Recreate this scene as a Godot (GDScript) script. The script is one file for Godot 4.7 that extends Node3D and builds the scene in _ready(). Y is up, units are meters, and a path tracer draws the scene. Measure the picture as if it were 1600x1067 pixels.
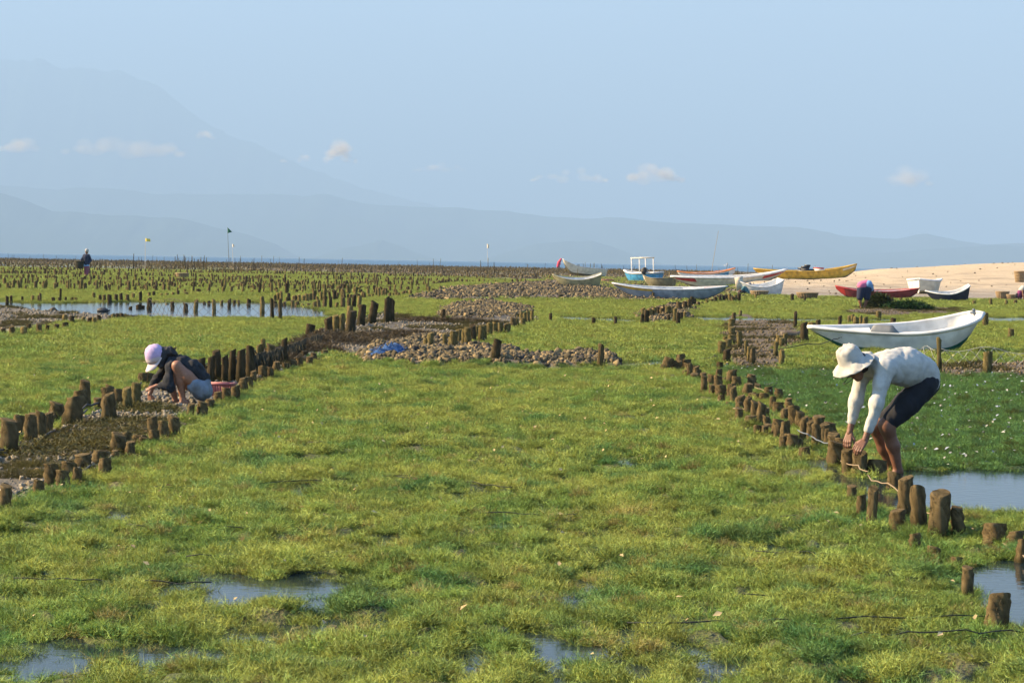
extends Node3D
# A tidal seaweed farm at low tide. Units are metres, y is up, the water lies at y = 0.

const EYE := Vector3(0.0, 1.7, 0.0)
const FOCAL := 4090.0            # focal length in pixels of the 1600 x 1067 photograph
const GR := 520                  # rows of the ground grid, spaced evenly in the logarithm of distance
const GC := 400                  # columns of the ground grid
const D0 := 8.0
const D1 := 760.0
const U0 := -0.34
const U1 := 0.34
const A_WATER := 0
const A_WEED := 1
const A_DEEP := 2
const A_PATH := 3
const A_MUD := 4
const A_SAND := 5
const A_RUBBLE := 6
const A_REEF := 7
const A_YARD := 8

var cam_basis: Basis
var rng := RandomNumberGenerator.new()
var names := {}
var M := {}
var zones := []
var g_type := PackedByteArray()
var g_h := PackedFloat32Array()
var n_fine := FastNoiseLite.new()
var n_mid := FastNoiseLite.new()
var n_big := FastNoiseLite.new()
var n_ridge := FastNoiseLite.new()
var stake_meshes := []
var stone_meshes := []

func _ready():
	rng.seed = 4711
	camera_sky_sun()
	noises()
	materials()
	mountains()
	ground_zones()
	build_ground()
	build_water()
	build_weed()
	build_stakes()
	build_rubble()
	build_boats()
	build_people()
	build_small_things()
	build_stones_and_flecks()
	build_clouds()

# ---------------------------------------------------------------- camera, sky, sun
func camera_sky_sun():
	var cam := Camera3D.new()
	cam.name = "camera"
	cam.position = EYE
	cam.rotation = Vector3(-atan2(124.5, FOCAL), 0.0, deg_to_rad(1.02))
	cam.fov = rad_to_deg(2.0 * atan(533.5 / FOCAL))
	cam.near = 0.5
	cam.far = 80000.0
	add_child(cam)
	cam_basis = cam.basis
	var env := Environment.new()
	env.background_mode = Environment.BG_SKY
	env.tonemap_mode = Environment.TONE_MAPPER_LINEAR
	env.tonemap_exposure = 3.9
	env.sdfgi_enabled = true
	env.ssao_enabled = true
	env.ssil_enabled = true
	env.volumetric_fog_enabled = true      # for the cloud puffs alone
	env.volumetric_fog_density = 0.0
	env.fog_enabled = true
	env.fog_density = 0.000095
	env.fog_light_color = Color(0.655, 0.805, 0.975)
	var sky := Sky.new()
	var pm := PanoramaSkyMaterial.new()
	pm.panorama = ImageTexture.create_from_image(sky_picture())
	pm.energy_multiplier = 1.0
	sky.sky_material = pm
	env.sky = sky
	env.background_energy_multiplier = 0.40
	var we := WorldEnvironment.new()
	we.name = "world_environment"
	we.environment = env
	add_child(we)
	var sun := DirectionalLight3D.new()
	sun.name = "sun"
	sun.light_energy = 1.6
	sun.light_color = Color(1.0, 0.88, 0.70)
	sun.light_angular_distance = 0.5
	sun.shadow_enabled = true
	add_child(sun)
	sun.look_at_from_position(Vector3.ZERO, -Vector3(-0.83, 0.53, -0.06), Vector3.UP)

func sky_picture() -> Image:
	# air: a smooth gradient by height and by the angle from the sun, made small and enlarged; then soft clouds
	var im := Image.create(512, 128, false, Image.FORMAT_RGBA8)
	for y in 128:
		for x in 512:
			var el := 90.0 - (y + 0.5) / 128.0 * 180.0
			var az := (x + 0.5 - 128.0) / 256.0 * 360.0
			var low := Color(0.685, 0.785, 0.885)
			var mid := Color(0.69, 0.81, 0.92)
			var top := Color(0.30, 0.50, 0.80)
			var c: Color = low.lerp(mid, smoothstep(1.0, 9.0, el)).lerp(top, smoothstep(8.0, 80.0, el))
			if el < 0.0:
				c = low.darkened(0.1)
			var side := cos(deg_to_rad(az + 95.0)) * smoothstep(-10.0, 10.0, el)
			var k := 1.0 + 0.16 * side
			im.set_pixel(x, y, Color(minf(c.r * k, 1.0), minf(c.g * (1.0 + 0.13 * side), 1.0), minf(c.b * (1.0 + 0.09 * side), 1.0)))
	im.resize(8192, 2048, Image.INTERPOLATE_CUBIC)
	im = im.get_region(Rect2i(2048, 0, 4096, 2048))   # straight ahead lies at the seam of the panorama
	var nz := FastNoiseLite.new()
	nz.seed = 5
	nz.frequency = 0.09
	nz.fractal_octaves = 4
	var crng := RandomNumberGenerator.new()
	crng.seed = 77
	# cumulus heads high above the haze: azimuth (degrees), elevation of the base, width, height, strength
	var heads := [[8.2, 5.3, 5.0, 0.5, 0.05]]
	for i in 46:
		heads.append([16.0 + i * 7.0 + crng.randf_range(-2.0, 2.0), crng.randf_range(1.6, 2.6), crng.randf_range(0.6, 2.4), crng.randf_range(0.3, 0.7), crng.randf_range(0.1, 0.45)])
	var k := 4096.0 / 360.0
	for h in heads:
		var cx: float = h[0] * k
		var base: float = 1024.0 - h[1] * k
		var w: float = h[2] * k * 0.5
		var hh: float = h[3] * k
		for yy in range(int(base - hh * 1.5) - 2, int(base + hh * 0.5) + 3):
			for xx in range(int(cx - w * 1.4) - 2, int(cx + w * 1.4) + 3):
				var fx := (xx + 0.5 - cx) / w
				var fy := (base - yy - 0.5) / hh
				var d := fx * fx + (fy * fy if fy > 0.0 else fy * fy * 6.0)
				var a := clampf(1.25 - d + nz.get_noise_2d(xx * 2.0, yy * 2.0) * 1.1, 0.0, 1.0)
				a = a * a * h[4]
				if a > 0.003:
					var px := posmod(xx, 4096)
					im.set_pixel(px, yy, im.get_pixel(px, yy).lerp(Color(1.0, 0.96, 0.92), a))
	return im

# ---------------------------------------------------------------- helpers
func noises():
	n_fine.seed = 1; n_fine.frequency = 1.6; n_fine.fractal_octaves = 3
	n_mid.seed = 2; n_mid.frequency = 0.35; n_mid.fractal_octaves = 3
	n_big.seed = 3; n_big.frequency = 0.03; n_big.fractal_octaves = 3
	n_ridge.seed = 8; n_ridge.frequency = 0.0011; n_ridge.fractal_octaves = 5

func ray(px: float, py: float) -> Vector3:      # direction of sight, scaled so that its depth along the lens axis is one
	return cam_basis * Vector3((px - 800.0) / FOCAL, (533.5 - py) / FOCAL, -1.0)

func gp(px: float, py: float, h := 0.0) -> Vector3:   # the point of the level at height h seen there
	var r := ray(px, py)
	return EYE + r * ((h - EYE.y) / r.y)

func ap(px: float, py: float, depth: float) -> Vector3:   # a point at a depth
	return EYE + ray(px, py) * depth

func on(px: float, py: float) -> Vector3:       # the point of the terrain seen there
	var r := ray(px, py)
	var t := 9.0
	while t < 700.0:
		var p := EYE + r * t
		if p.y < gh(p.x, p.z):
			return Vector3(p.x, gh(p.x, p.z), p.z)
		t += maxf(0.02, t * 0.0012)
	return EYE + r * 700.0

func grid_at(x: float, z: float) -> Vector2:
	var d := maxf(-z, 1.0)
	return Vector2(log(d / D0) / log(D1 / D0) * (GR - 1), (x / d - U0) / (U1 - U0) * (GC - 1))

func gh(x: float, z: float) -> float:
	var g := grid_at(x, z)
	var r := clampi(int(g.x), 0, GR - 2)
	var c := clampi(int(g.y), 0, GC - 2)
	var fr := clampf(g.x - r, 0.0, 1.0)
	var fc := clampf(g.y - c, 0.0, 1.0)
	var i := r * GC + c
	return lerpf(lerpf(g_h[i], g_h[i + 1], fc), lerpf(g_h[i + GC], g_h[i + GC + 1], fc), fr)

func gtype(x: float, z: float) -> int:
	var g := grid_at(x, z)
	return g_type[clampi(roundi(g.x), 0, GR - 1) * GC + clampi(roundi(g.y), 0, GC - 1)]

func numbered(called: String) -> String:
	names[called] = names.get(called, -1) + 1
	return called if names[called] == 0 else "%s_%03d" % [called, names[called]]

func thing(called: String, label: String, category: String, at := Vector3.ZERO, group := "") -> Node3D:
	var o := Node3D.new()
	o.name = numbered(called)
	add_child(o)
	o.position = at
	return tag(o, label, category, group)

func tag(o: Node3D, label: String, category: String, group := "", kind := "") -> Node3D:
	if label: o.set_meta("label", label)
	if category: o.set_meta("category", category)
	if group: o.set_meta("group", group)
	if kind: o.set_meta("kind", kind)
	return o

func part(called: String, mesh: Mesh, mat: Material, parent: Node = self) -> MeshInstance3D:
	var o := MeshInstance3D.new()
	if parent == self:
		o.name = numbered(called)
	else:
		var n := called
		var i := 0
		while parent.has_node(n):
			i += 1
			n = "%s_%03d" % [called, i]
		o.name = n
	o.mesh = mesh
	o.material_override = mat
	parent.add_child(o, true)
	return o

func struct(called: String, mesh: Mesh, mat: Material) -> MeshInstance3D:
	var o := part(called, mesh, mat)
	o.set_meta("kind", "structure")
	return o

func scatter(called: String, mesh: Mesh, mat: Material, at: Array, tint: Array, label: String, category: String, parent: Node = self) -> MultiMeshInstance3D:
	var mm := MultiMesh.new()
	mm.transform_format = MultiMesh.TRANSFORM_3D
	mm.use_colors = not tint.is_empty()
	mm.mesh = mesh
	mm.instance_count = at.size()
	for i in at.size():
		mm.set_instance_transform(i, at[i])
		if not tint.is_empty():
			mm.set_instance_color(i, tint[i])
	var o := MultiMeshInstance3D.new()
	o.name = numbered(called)
	o.multimesh = mm
	o.material_override = mat
	parent.add_child(o, true)
	if parent == self:
		tag(o, label, category, "", "stuff")
	else:
		o.set_meta("kind", "stuff")
	return o

func st() -> SurfaceTool:
	var s := SurfaceTool.new()
	s.begin(Mesh.PRIMITIVE_TRIANGLES)
	return s

func done(s: SurfaceTool, smooth := false) -> ArrayMesh:
	if smooth:
		s.index()
	s.generate_normals()
	return s.commit()

func quad(s: SurfaceTool, a: Vector3, b: Vector3, c: Vector3, d: Vector3):
	s.add_vertex(a); s.add_vertex(b); s.add_vertex(c)
	s.add_vertex(a); s.add_vertex(c); s.add_vertex(d)

func box(s: SurfaceTool, c: Vector3, size: Vector3, b := Basis()):
	var h := size * 0.5
	var p := []
	for i in 8:
		p.append(c + b * Vector3(h.x if i & 1 else -h.x, h.y if i & 2 else -h.y, h.z if i & 4 else -h.z))
	quad(s, p[0], p[2], p[3], p[1]); quad(s, p[4], p[5], p[7], p[6])
	quad(s, p[0], p[4], p[6], p[2]); quad(s, p[1], p[3], p[7], p[5])
	quad(s, p[2], p[6], p[7], p[3]); quad(s, p[0], p[1], p[5], p[4])

func tube(s: SurfaceTool, pts: Array, radii, sides := 6):
	# a swept tube with closed ends; radii is one number or one per point
	var n := pts.size()
	var rings := []
	var up := Vector3(0.13, 1.0, 0.21).normalized()
	for i in n:
		var dir: Vector3 = (pts[mini(i + 1, n - 1)] - pts[maxi(i - 1, 0)]).normalized()
		var side := dir.cross(up)
		if side.length() < 0.05:
			side = dir.cross(Vector3.RIGHT)
		side = side.normalized()
		var nor := side.cross(dir).normalized()
		var r: float = radii[i] if radii is Array else radii
		var ring := []
		for k in sides:
			var a := TAU * k / sides
			ring.append(pts[i] + (side * cos(a) + nor * sin(a)) * r)
		rings.append(ring)
	for i in n - 1:
		for k in sides:
			var k2 := (k + 1) % sides
			quad(s, rings[i][k], rings[i + 1][k], rings[i + 1][k2], rings[i][k2])
	for k in range(1, sides - 1):
		s.add_vertex(rings[0][0]); s.add_vertex(rings[0][k]); s.add_vertex(rings[0][k + 1])
		s.add_vertex(rings[n - 1][0]); s.add_vertex(rings[n - 1][k + 1]); s.add_vertex(rings[n - 1][k])

func sag(a: Vector3, b: Vector3, drop: float, n := 8, wob := 0.0) -> Array:
	var out := []
	for i in n + 1:
		var f := float(i) / n
		var p := a.lerp(b, f)
		p.y -= drop * 4.0 * f * (1.0 - f)
		if wob > 0.0 and i > 0 and i < n:
			p += Vector3(rng.randf_range(-wob, wob), rng.randf_range(-wob, wob), rng.randf_range(-wob, wob))
		out.append(p)
	return out

# ---------------------------------------------------------------- materials
func noise_picture(size: int, freq: float, octaves: int, sd: int, lo: float, hi: float) -> Image:
	var n := FastNoiseLite.new()
	n.seed = sd
	n.frequency = freq
	n.fractal_octaves = octaves
	var im := n.get_seamless_image(size, size, false, false, 0.15)
	im.convert(Image.FORMAT_RGBA8)
	for y in size:
		for x in size:
			var v := lerpf(lo, hi, im.get_pixel(x, y).r)
			im.set_pixel(x, y, Color(v, v, v))
	return im

func lin(r: float, g: float, b: float) -> Color:
	return Color(r, g, b).linear_to_srgb()

func mat(color: Color, rough := 0.85, tex: Texture2D = null, scale := 1.0, bump: Texture2D = null, depth := 1.0) -> StandardMaterial3D:
	var m := StandardMaterial3D.new()
	m.albedo_color = color
	m.roughness = rough
	if tex:
		m.albedo_texture = tex
	if bump:
		m.normal_enabled = true
		m.normal_texture = bump
		m.normal_scale = depth
	if tex or bump:
		m.uv1_triplanar = true
		m.uv1_scale = Vector3.ONE * scale
	m.cull_mode = BaseMaterial3D.CULL_DISABLED
	return m

func tint_mat(m: StandardMaterial3D) -> StandardMaterial3D:
	m.vertex_color_use_as_albedo = true
	return m

func normal_of(im: Image, strength: float) -> Texture2D:
	var c: Image = im.duplicate()
	c.convert(Image.FORMAT_RGBA8)
	c.bump_map_to_normal_map(strength)
	return ImageTexture.create_from_image(c)

func materials():
	var grain := noise_picture(256, 0.035, 5, 11, 0.45, 1.25)
	var grime := noise_picture(256, 0.014, 5, 12, 0.66, 1.12)
	var weave := noise_picture(256, 0.02, 4, 13, 0.86, 1.05)
	var pebble := noise_picture(256, 0.09, 3, 15, 0.35, 1.35)
	var ripple := noise_picture(512, 0.018, 4, 14, 0.0, 1.0)
	var t_grain := ImageTexture.create_from_image(grain)
	var t_grime := ImageTexture.create_from_image(grime)
	var t_weave := ImageTexture.create_from_image(weave)
	var t_pebble := ImageTexture.create_from_image(pebble)
	var b_grain := normal_of(grain, 9.0)
	var b_pebble := normal_of(pebble, 10.0)
	var b_weave := normal_of(weave, 5.0)
	M.ground = tint_mat(mat(Color.WHITE, 0.9, t_pebble, 1.3, b_pebble, 1.0))
	M.ground.uv1_world_triplanar = true
	M.weed = tint_mat(mat(Color.WHITE, 0.55))
	M.weed.backlight_enabled = true
	M.weed.backlight = Color(0.5, 0.5, 0.5)
	M.weed.metallic_specular = 0.35
	M.stake = tint_mat(mat(Color.WHITE, 0.95, t_grain, 7.0, b_grain, 1.3))
	M.stake.metallic_specular = 0.2
	M.stone = tint_mat(mat(Color.WHITE, 0.92, t_grain, 5.0, b_grain, 0.8))
	M.hill = mat(lin(0.035, 0.055, 0.035), 1.0)
	M.hill.metallic_specular = 0.0
	M.water = mat(lin(0.012, 0.022, 0.026), 0.06)
	M.water.metallic_specular = 0.17
	M.water.normal_enabled = true
	M.water.normal_texture = normal_of(ripple, 2.2)
	M.water.normal_scale = 0.22
	M.water.uv1_triplanar = true
	M.water.uv1_world_triplanar = true
	M.water.uv1_scale = Vector3(0.55, 0.55, 0.9)
	M.sea = mat(lin(0.05, 0.11, 0.19), 0.5)
	M.sea.metallic_specular = 0.3
	M.sea.normal_enabled = true
	M.sea.normal_texture = M.water.normal_texture
	M.sea.normal_scale = 1.0
	M.sea.uv1_triplanar = true
	M.sea.uv1_world_triplanar = true
	M.sea.uv1_scale = Vector3(0.03, 0.03, 0.03)
	var paints := {"white": [0.68, 0.68, 0.66], "cream": [0.62, 0.56, 0.43], "grey": [0.20, 0.21, 0.22], "bluegrey": [0.27, 0.32, 0.38], "khaki": [0.33, 0.31, 0.17], "olive": [0.17, 0.15, 0.08], "navy": [0.02, 0.025, 0.05], "red": [0.5, 0.04, 0.035], "maroon": [0.28, 0.04, 0.045], "yellow": [0.58, 0.36, 0.035], "orange": [0.7, 0.24, 0.05], "blue": [0.03, 0.26, 0.48], "skyblue": [0.06, 0.3, 0.55], "green": [0.01, 0.12, 0.09], "black": [0.015, 0.015, 0.017], "wood": [0.13, 0.095, 0.055], "rust": [0.3, 0.09, 0.04]}
	for k in paints:
		var v: Array = paints[k]
		M["paint_" + k] = mat(lin(v[0], v[1], v[2]), 0.5, t_grime, 0.6)
	M.skin = mat(lin(0.185, 0.082, 0.045), 0.55, t_weave, 6.0, b_weave, 0.2)
	M.skin_light = mat(lin(0.28, 0.13, 0.075), 0.55, t_weave, 6.0, b_weave, 0.2)
	M.hair = mat(lin(0.012, 0.01, 0.01), 0.6, t_grain, 8.0, b_grain, 1.0)
	var cloths := {"shirt": [0.50, 0.49, 0.45], "hat": [0.46, 0.45, 0.41], "shorts": [0.014, 0.015, 0.02], "hoodie": [0.017, 0.019, 0.024], "denim": [0.18, 0.215, 0.265], "cap": [0.50, 0.38, 0.60], "brim": [0.58, 0.50, 0.52], "navy": [0.018, 0.025, 0.055], "pink": [0.6, 0.16, 0.3], "red": [0.6, 0.05, 0.09], "teal": [0.07, 0.17, 0.2], "purple": [0.2, 0.04, 0.12], "maroon": [0.24, 0.065, 0.10], "lilac": [0.45, 0.3, 0.5], "sky": [0.2, 0.36, 0.6]}
	for k in cloths:
		var v: Array = cloths[k]
		M["cloth_" + k] = mat(lin(v[0], v[1], v[2]), 0.95, t_weave, 3.0, b_weave, 0.5)
	var t_worn := ImageTexture.create_from_image(noise_picture(256, 0.014, 5, 19, 0.80, 1.1))
	for k in ["cloth_hat", "cloth_denim", "cloth_hoodie", "paint_white", "paint_cream"]:
		M[k].albedo_texture = t_worn
	M.rope = mat(lin(0.12, 0.10, 0.07), 0.95)
	M.rope_pale = mat(lin(0.24, 0.18, 0.11), 0.95)
	M.rope_dark = mat(lin(0.025, 0.028, 0.03), 0.9)
	M.rope_blue = mat(lin(0.12, 0.15, 0.19), 0.8)
	M.wire = mat(lin(0.42, 0.42, 0.38), 0.6)
	M.wicker = mat(lin(0.42, 0.30, 0.16), 0.85, t_grain, 4.0)
	M.wicker_dark = mat(lin(0.16, 0.11, 0.06), 0.9)
	M.plastic_pink = mat(lin(0.33, 0.10, 0.10), 0.6)
	M.plastic_blue = mat(lin(0.018, 0.07, 0.20), 0.6)
	M.bamboo = mat(lin(0.5, 0.46, 0.38), 0.7)
	M.weed_dark = mat(lin(0.035, 0.032, 0.016), 0.9)
	M.weed_dark.backlight_enabled = true
	M.weed_dark.backlight = Color(0.3, 0.3, 0.3)
	M.cloud = mat(lin(0.92, 0.90, 0.88), 1.0)
	M.cloud.metallic_specular = 0.0
	M.flag_green = mat(lin(0.005, 0.09, 0.05), 0.9)
	M.flag_yellow = mat(lin(0.75, 0.6, 0.12), 0.9)
	M.flag_white = mat(lin(0.8, 0.7, 0.5), 0.9)
	M.pole_dark = mat(lin(0.09, 0.07, 0.05), 0.9)

# ---------------------------------------------------------------- far land
func ridge(called: String, prof: Array, dist: float, depth: float, sd: int, rough: float):
	# prof: crest heights as seen (pixels); the crest stands at dist, spurs run down towards the sea and back inland
	var cols := 220
	var rows := 26
	var verts := PackedVector3Array()
	var idx := PackedInt32Array()
	var x0: float = prof[0].x
	var x1: float = prof[-1].x
	for r in rows:
		var v := float(r) / (rows - 1) * 2.0 - 1.0            # -1 shore .. 0 crest .. 1 inland
		for c in cols:
			var px := lerpf(x0, x1, float(c) / (cols - 1))
			var i := 0
			while i < prof.size() - 2 and prof[i + 1].x < px:
				i += 1
			var f: float = clampf((px - prof[i].x) / (prof[i + 1].x - prof[i].x), 0.0, 1.0)
			var py: float = lerpf(prof[i].y, prof[i + 1].y, f)
			var top := ap(px, py, dist)
			var x := top.x
			var nz := n_ridge.get_noise_2d(x * 0.6 + sd * 5000.0, v * depth * 0.25)
			var spur: float = absf(n_ridge.get_noise_2d(x * 1.5 + sd * 900.0, v * depth * 0.12 + 77.0))
			var h := maxf(top.y, 0.0) * pow(1.0 - absf(v), 1.15)
			h *= 1.0 + (nz * 0.5 - spur * 1.1) * rough * minf(absf(v) * 4.0, 1.0)
			h += n_ridge.get_noise_2d(x * 3.0, sd * 99.0) * 0.035 * rough * top.y
			if r == 0 or r == rows - 1:
				h = -30.0
			verts.append(Vector3(x * (1.0 + v * depth / dist * 0.5), maxf(h, -30.0), top.z - v * depth))
	for r in rows - 1:
		for c in cols - 1:
			var a := r * cols + c
			idx.append_array([a, a + cols, a + 1, a + 1, a + cols, a + cols + 1])
	struct(called, indexed(verts, idx), M.hill)

func indexed(verts: PackedVector3Array, idx: PackedInt32Array, colors := PackedColorArray()) -> ArrayMesh:
	var nor := PackedVector3Array()
	nor.resize(verts.size())
	for t in range(0, idx.size(), 3):
		var n := (verts[idx[t + 2]] - verts[idx[t]]).cross(verts[idx[t + 1]] - verts[idx[t]])
		nor[idx[t]] += n
		nor[idx[t + 1]] += n
		nor[idx[t + 2]] += n
	for i in nor.size():
		nor[i] = nor[i].normalized()
	var a := []
	a.resize(Mesh.ARRAY_MAX)
	a[Mesh.ARRAY_VERTEX] = verts
	a[Mesh.ARRAY_NORMAL] = nor
	a[Mesh.ARRAY_INDEX] = idx
	if colors.size():
		a[Mesh.ARRAY_COLOR] = colors
	var m := ArrayMesh.new()
	m.add_surface_from_arrays(Mesh.PRIMITIVE_TRIANGLES, a)
	return m

func V(list: Array) -> Array:
	var out := []
	for i in range(0, list.size(), 2):
		out.append(Vector2(list[i], list[i + 1]))
	return out

func mountains():
	ridge("mountain", V([-700, 300, -420, 215, -200, 120, -60, 82, 0, 75, 72, 80, 102, 98, 168, 95, 240, 114, 300, 164, 350, 195, 410, 221, 470, 248, 560, 285, 680, 318, 820, 345, 960, 372]), 37000.0, 8000.0, 1, 0.3)
	ridge("hills", V([-500, 260, -200, 272, 0, 282, 90, 289, 190, 288, 250, 297, 330, 300, 420, 297, 510, 299, 600, 317, 690, 318, 780, 324, 870, 337, 980, 336, 1055, 346, 1150, 349, 1250, 352, 1330, 368, 1400, 371, 1445, 361, 1500, 374, 1540, 380, 1640, 376, 1800, 366, 2100, 372]), 25500.0, 5000.0, 2, 0.35)
	ridge("hill", V([-700, 330, -300, 302, -60, 296, 0, 298, 45, 312, 80, 326, 130, 328, 175, 334, 230, 334, 275, 338, 330, 350, 380, 362, 430, 380, 468, 402]), 19000.0, 3000.0, 3, 0.45)
	ridge("hill", V([490, 402, 530, 388, 560, 383, 597, 373, 622, 381, 650, 394, 690, 407]), 19500.0, 1800.0, 4, 0.4)
	ridge("hill", V([740, 410, 790, 394, 840, 379, 885, 375, 925, 374, 955, 383, 990, 397, 1040, 414]), 19800.0, 2200.0, 5, 0.4)
	ridge("hill", V([1180, 416, 1290, 400, 1400, 392, 1480, 386, 1560, 380, 1700, 386, 1900, 395, 2200, 410]), 21500.0, 2500.0, 6, 0.35)

# ---------------------------------------------------------------- the tidal flat
func zone(kind: int, list: Array):
	var p := PackedVector2Array()
	for v in V(list):
		var g := gp(v.x, v.y)
		p.append(Vector2(g.x, g.z))
	var lo := p[0]
	var hi := p[0]
	for q in p:
		lo = lo.min(q)
		hi = hi.max(q)
	zones.append([kind, p, lo, hi])

func ground_zones():
	zone(A_RUBBLE, [556, 563, 600, 548, 640, 538, 720, 543, 765, 556, 830, 566, 955, 568, 975, 577, 830, 579, 700, 575, 590, 571])
	zone(A_RUBBLE, [680, 498, 700, 482, 760, 476, 820, 482, 835, 492, 800, 500, 730, 502])
	zone(A_PATH, [-160, 900, -160, 770, -60, 745, 0, 712, 60, 690, 120, 662, 180, 628, 240, 607, 300, 592, 360, 576, 430, 556, 480, 522, 530, 503, 575, 494, 612, 490, 690, 500, 840, 496, 838, 506, 760, 522, 700, 540, 600, 560, 520, 556, 470, 575, 420, 595, 370, 613, 300, 652, 240, 692, 200, 716, 150, 746, 100, 760, 60, 776, 0, 812])
	zone(A_PATH, [-260, 476, 0, 478, 60, 485, 110, 488, 150, 492, 235, 496, 200, 501, 120, 505, 60, 513, 0, 525, -260, 535])
	zone(A_WATER, [-300, 469, 0, 471, 60, 474, 230, 471, 300, 472, 430, 473, 520, 486, 530, 497, 430, 499, 230, 498, 110, 489, 0, 485, -300, 486])
	zone(A_WATER, [1408, 736, 1500, 738, 1600, 737, 1850, 737, 1850, 812, 1600, 808, 1500, 806, 1435, 796, 1375, 765])
	zone(A_WATER, [1225, 672, 1262, 690, 1330, 742, 1400, 738, 1445, 790, 1415, 815, 1350, 795, 1300, 760, 1258, 715])
	zone(A_WATER, [1498, 890, 1560, 876, 1600, 886, 1850, 900, 1850, 1000, 1600, 990, 1545, 965, 1518, 932])
	zone(A_WATER, [850, 493, 1000, 499, 1000, 506, 870, 501])
	zone(A_WATER, [1075, 495, 1140, 496, 1250, 498, 1420, 499, 1420, 505, 1250, 503, 1080, 503])
	zone(A_WATER, [1530, 496, 1850, 496, 1850, 505, 1530, 504])
	zone(A_WATER, [955, 568, 1045, 561, 1052, 572, 960, 578])
	zone(A_WATER, [1225, 577, 1340, 576, 1345, 584, 1225, 583])
	zone(A_MUD, [1128, 505, 1150, 492, 1250, 503, 1262, 535, 1228, 550, 1222, 580, 1160, 578, 1122, 560])
	zone(A_RUBBLE, [1000, 493, 1060, 479, 1090, 481, 1078, 503, 1010, 507])
	zone(A_MUD, [1310, 490, 1345, 478, 1400, 481, 1515, 482, 1505, 492, 1400, 496, 1325, 495])
	zone(A_MUD, [1455, 578, 1540, 572, 1850, 566, 1850, 592, 1455, 590])
	zone(A_DEEP, [1110, 575, 1220, 582, 1460, 590, 1850, 592, 1850, 738, 1420, 737, 1330, 690, 1260, 650, 1190, 616])
	zone(A_RUBBLE, [640, 470, 700, 453, 780, 446, 870, 440, 960, 455, 1060, 470, 1135, 473, 1000, 473, 860, 469, 700, 471])
	zone(A_YARD, [850, 424, 1150, 426, 1150, 470, 1060, 468, 960, 453, 850, 442])

func beach(x: float, d: float) -> float:
	# height of the sand that rises to the right
	var px := 800.0 + x / d * FOCAL
	var side := smoothstep(1110.0, 1190.0, px)
	var h := side * 0.75 * smoothstep(137.0, 178.0, d)
	var far := smoothstep(1260.0, 1400.0, px + n_big.get_noise_2d(x, d) * 30.0)
	h += far * lerpf(0.85, 1.75, smoothstep(1330.0, 1620.0, px)) * smoothstep(160.0, 245.0, d)
	h *= 1.0 - smoothstep(300.0, 420.0, d)
	return h

func kind_at(x: float, z: float) -> int:
	var d := -z
	var s := clampf(d * 0.004, 0.02, 0.5)
	var p := Vector2(x + n_mid.get_noise_2d(x * 6.0 / maxf(1.0, d * 0.05), z * 2.0) * s * 1.5, z + n_mid.get_noise_2d(x * 3.0 + 90.0, z) * s * 4.0)
	for q in zones:
		if p.x >= q[2].x and p.x <= q[3].x and p.y >= q[2].y and p.y <= q[3].y and Geometry2D.is_point_in_polygon(p, q[1]):
			return q[0]
	if d > 140.0 and beach(x, d) > 0.06:
		return A_SAND
	var px := 800.0 + p.x / d * FOCAL
	if d > lerpf(430.0, 240.0, clampf(px / 850.0, 0.0, 1.0)) + n_big.get_noise_2d(x, z) * 50.0:
		return A_REEF
	if d > 120.0 and px < 1150.0 and n_mid.get_noise_2d(x * 0.25, z * 0.9) > 0.30:
		return A_MUD
	return A_WEED

func build_ground():
	g_type.resize(GR * GC)
	g_h.resize(GR * GC)
	var verts := PackedVector3Array()
	var cols := PackedColorArray()
	var idx := PackedInt32Array()
	var raw := PackedFloat32Array()
	raw.resize(GR * GC)
	for r in GR:
		var d := D0 * pow(D1 / D0, float(r) / (GR - 1))
		for c in GC:
			var u := lerpf(U0, U1, float(c) / (GC - 1))
			var x := u * d
			var i := r * GC + c
			var t := kind_at(x, -d)
			g_type[i] = t
			var nf := n_fine.get_noise_2d(x, d)
			var nm := n_mid.get_noise_2d(x, d)
			var h := 0.0
			match t:
				A_WATER: h = -0.22
				A_WEED: h = 0.03 + 0.035 * nm + 0.045 * nf - 0.15 * opening(x, d)
				A_DEEP: h = 0.02 + 0.03 * nm + 0.02 * nf
				A_PATH: h = 0.045 + 0.05 * nm + 0.015 * nf
				A_MUD: h = 0.06 + 0.06 * nm + 0.03 * nf
				A_RUBBLE: h = 0.18 + 0.10 * nm + 0.05 * nf
				A_REEF: h = 0.12 + 0.25 * nm + 0.15 * n_big.get_noise_2d(x, d) + 0.12 * nf
				A_YARD: h = 0.10 + 0.10 * nm
			h += beach(x, d) + (0.03 * nm + 0.035 * n_fine.get_noise_2d(x * 0.7, d * 0.3) if t == A_SAND else 0.0)
			if d > 700.0:
				h -= smoothstep(700.0, 750.0, d) * 2.0
			raw[i] = h
			verts.append(Vector3(x, h, -d))
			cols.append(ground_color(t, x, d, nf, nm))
	for r in GR:
		for c in GC:
			var sum := 0.0
			var k := 0
			for dr in [-1, 0, 1]:
				for dc in [-1, 0, 1]:
					var rr: int = clampi(r + dr, 0, GR - 1)
					var cc: int = clampi(c + dc, 0, GC - 1)
					sum += raw[rr * GC + cc]
					k += 1
			g_h[r * GC + c] = lerpf(raw[r * GC + c], sum / k, 0.75)
			verts[r * GC + c].y = g_h[r * GC + c]
	for r in GR - 1:
		for c in GC - 1:
			var a := r * GC + c
			idx.append_array([a, a + GC, a + 1, a + 1, a + GC, a + GC + 1])
	struct("ground", indexed(verts, idx, cols), M.ground)

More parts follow.
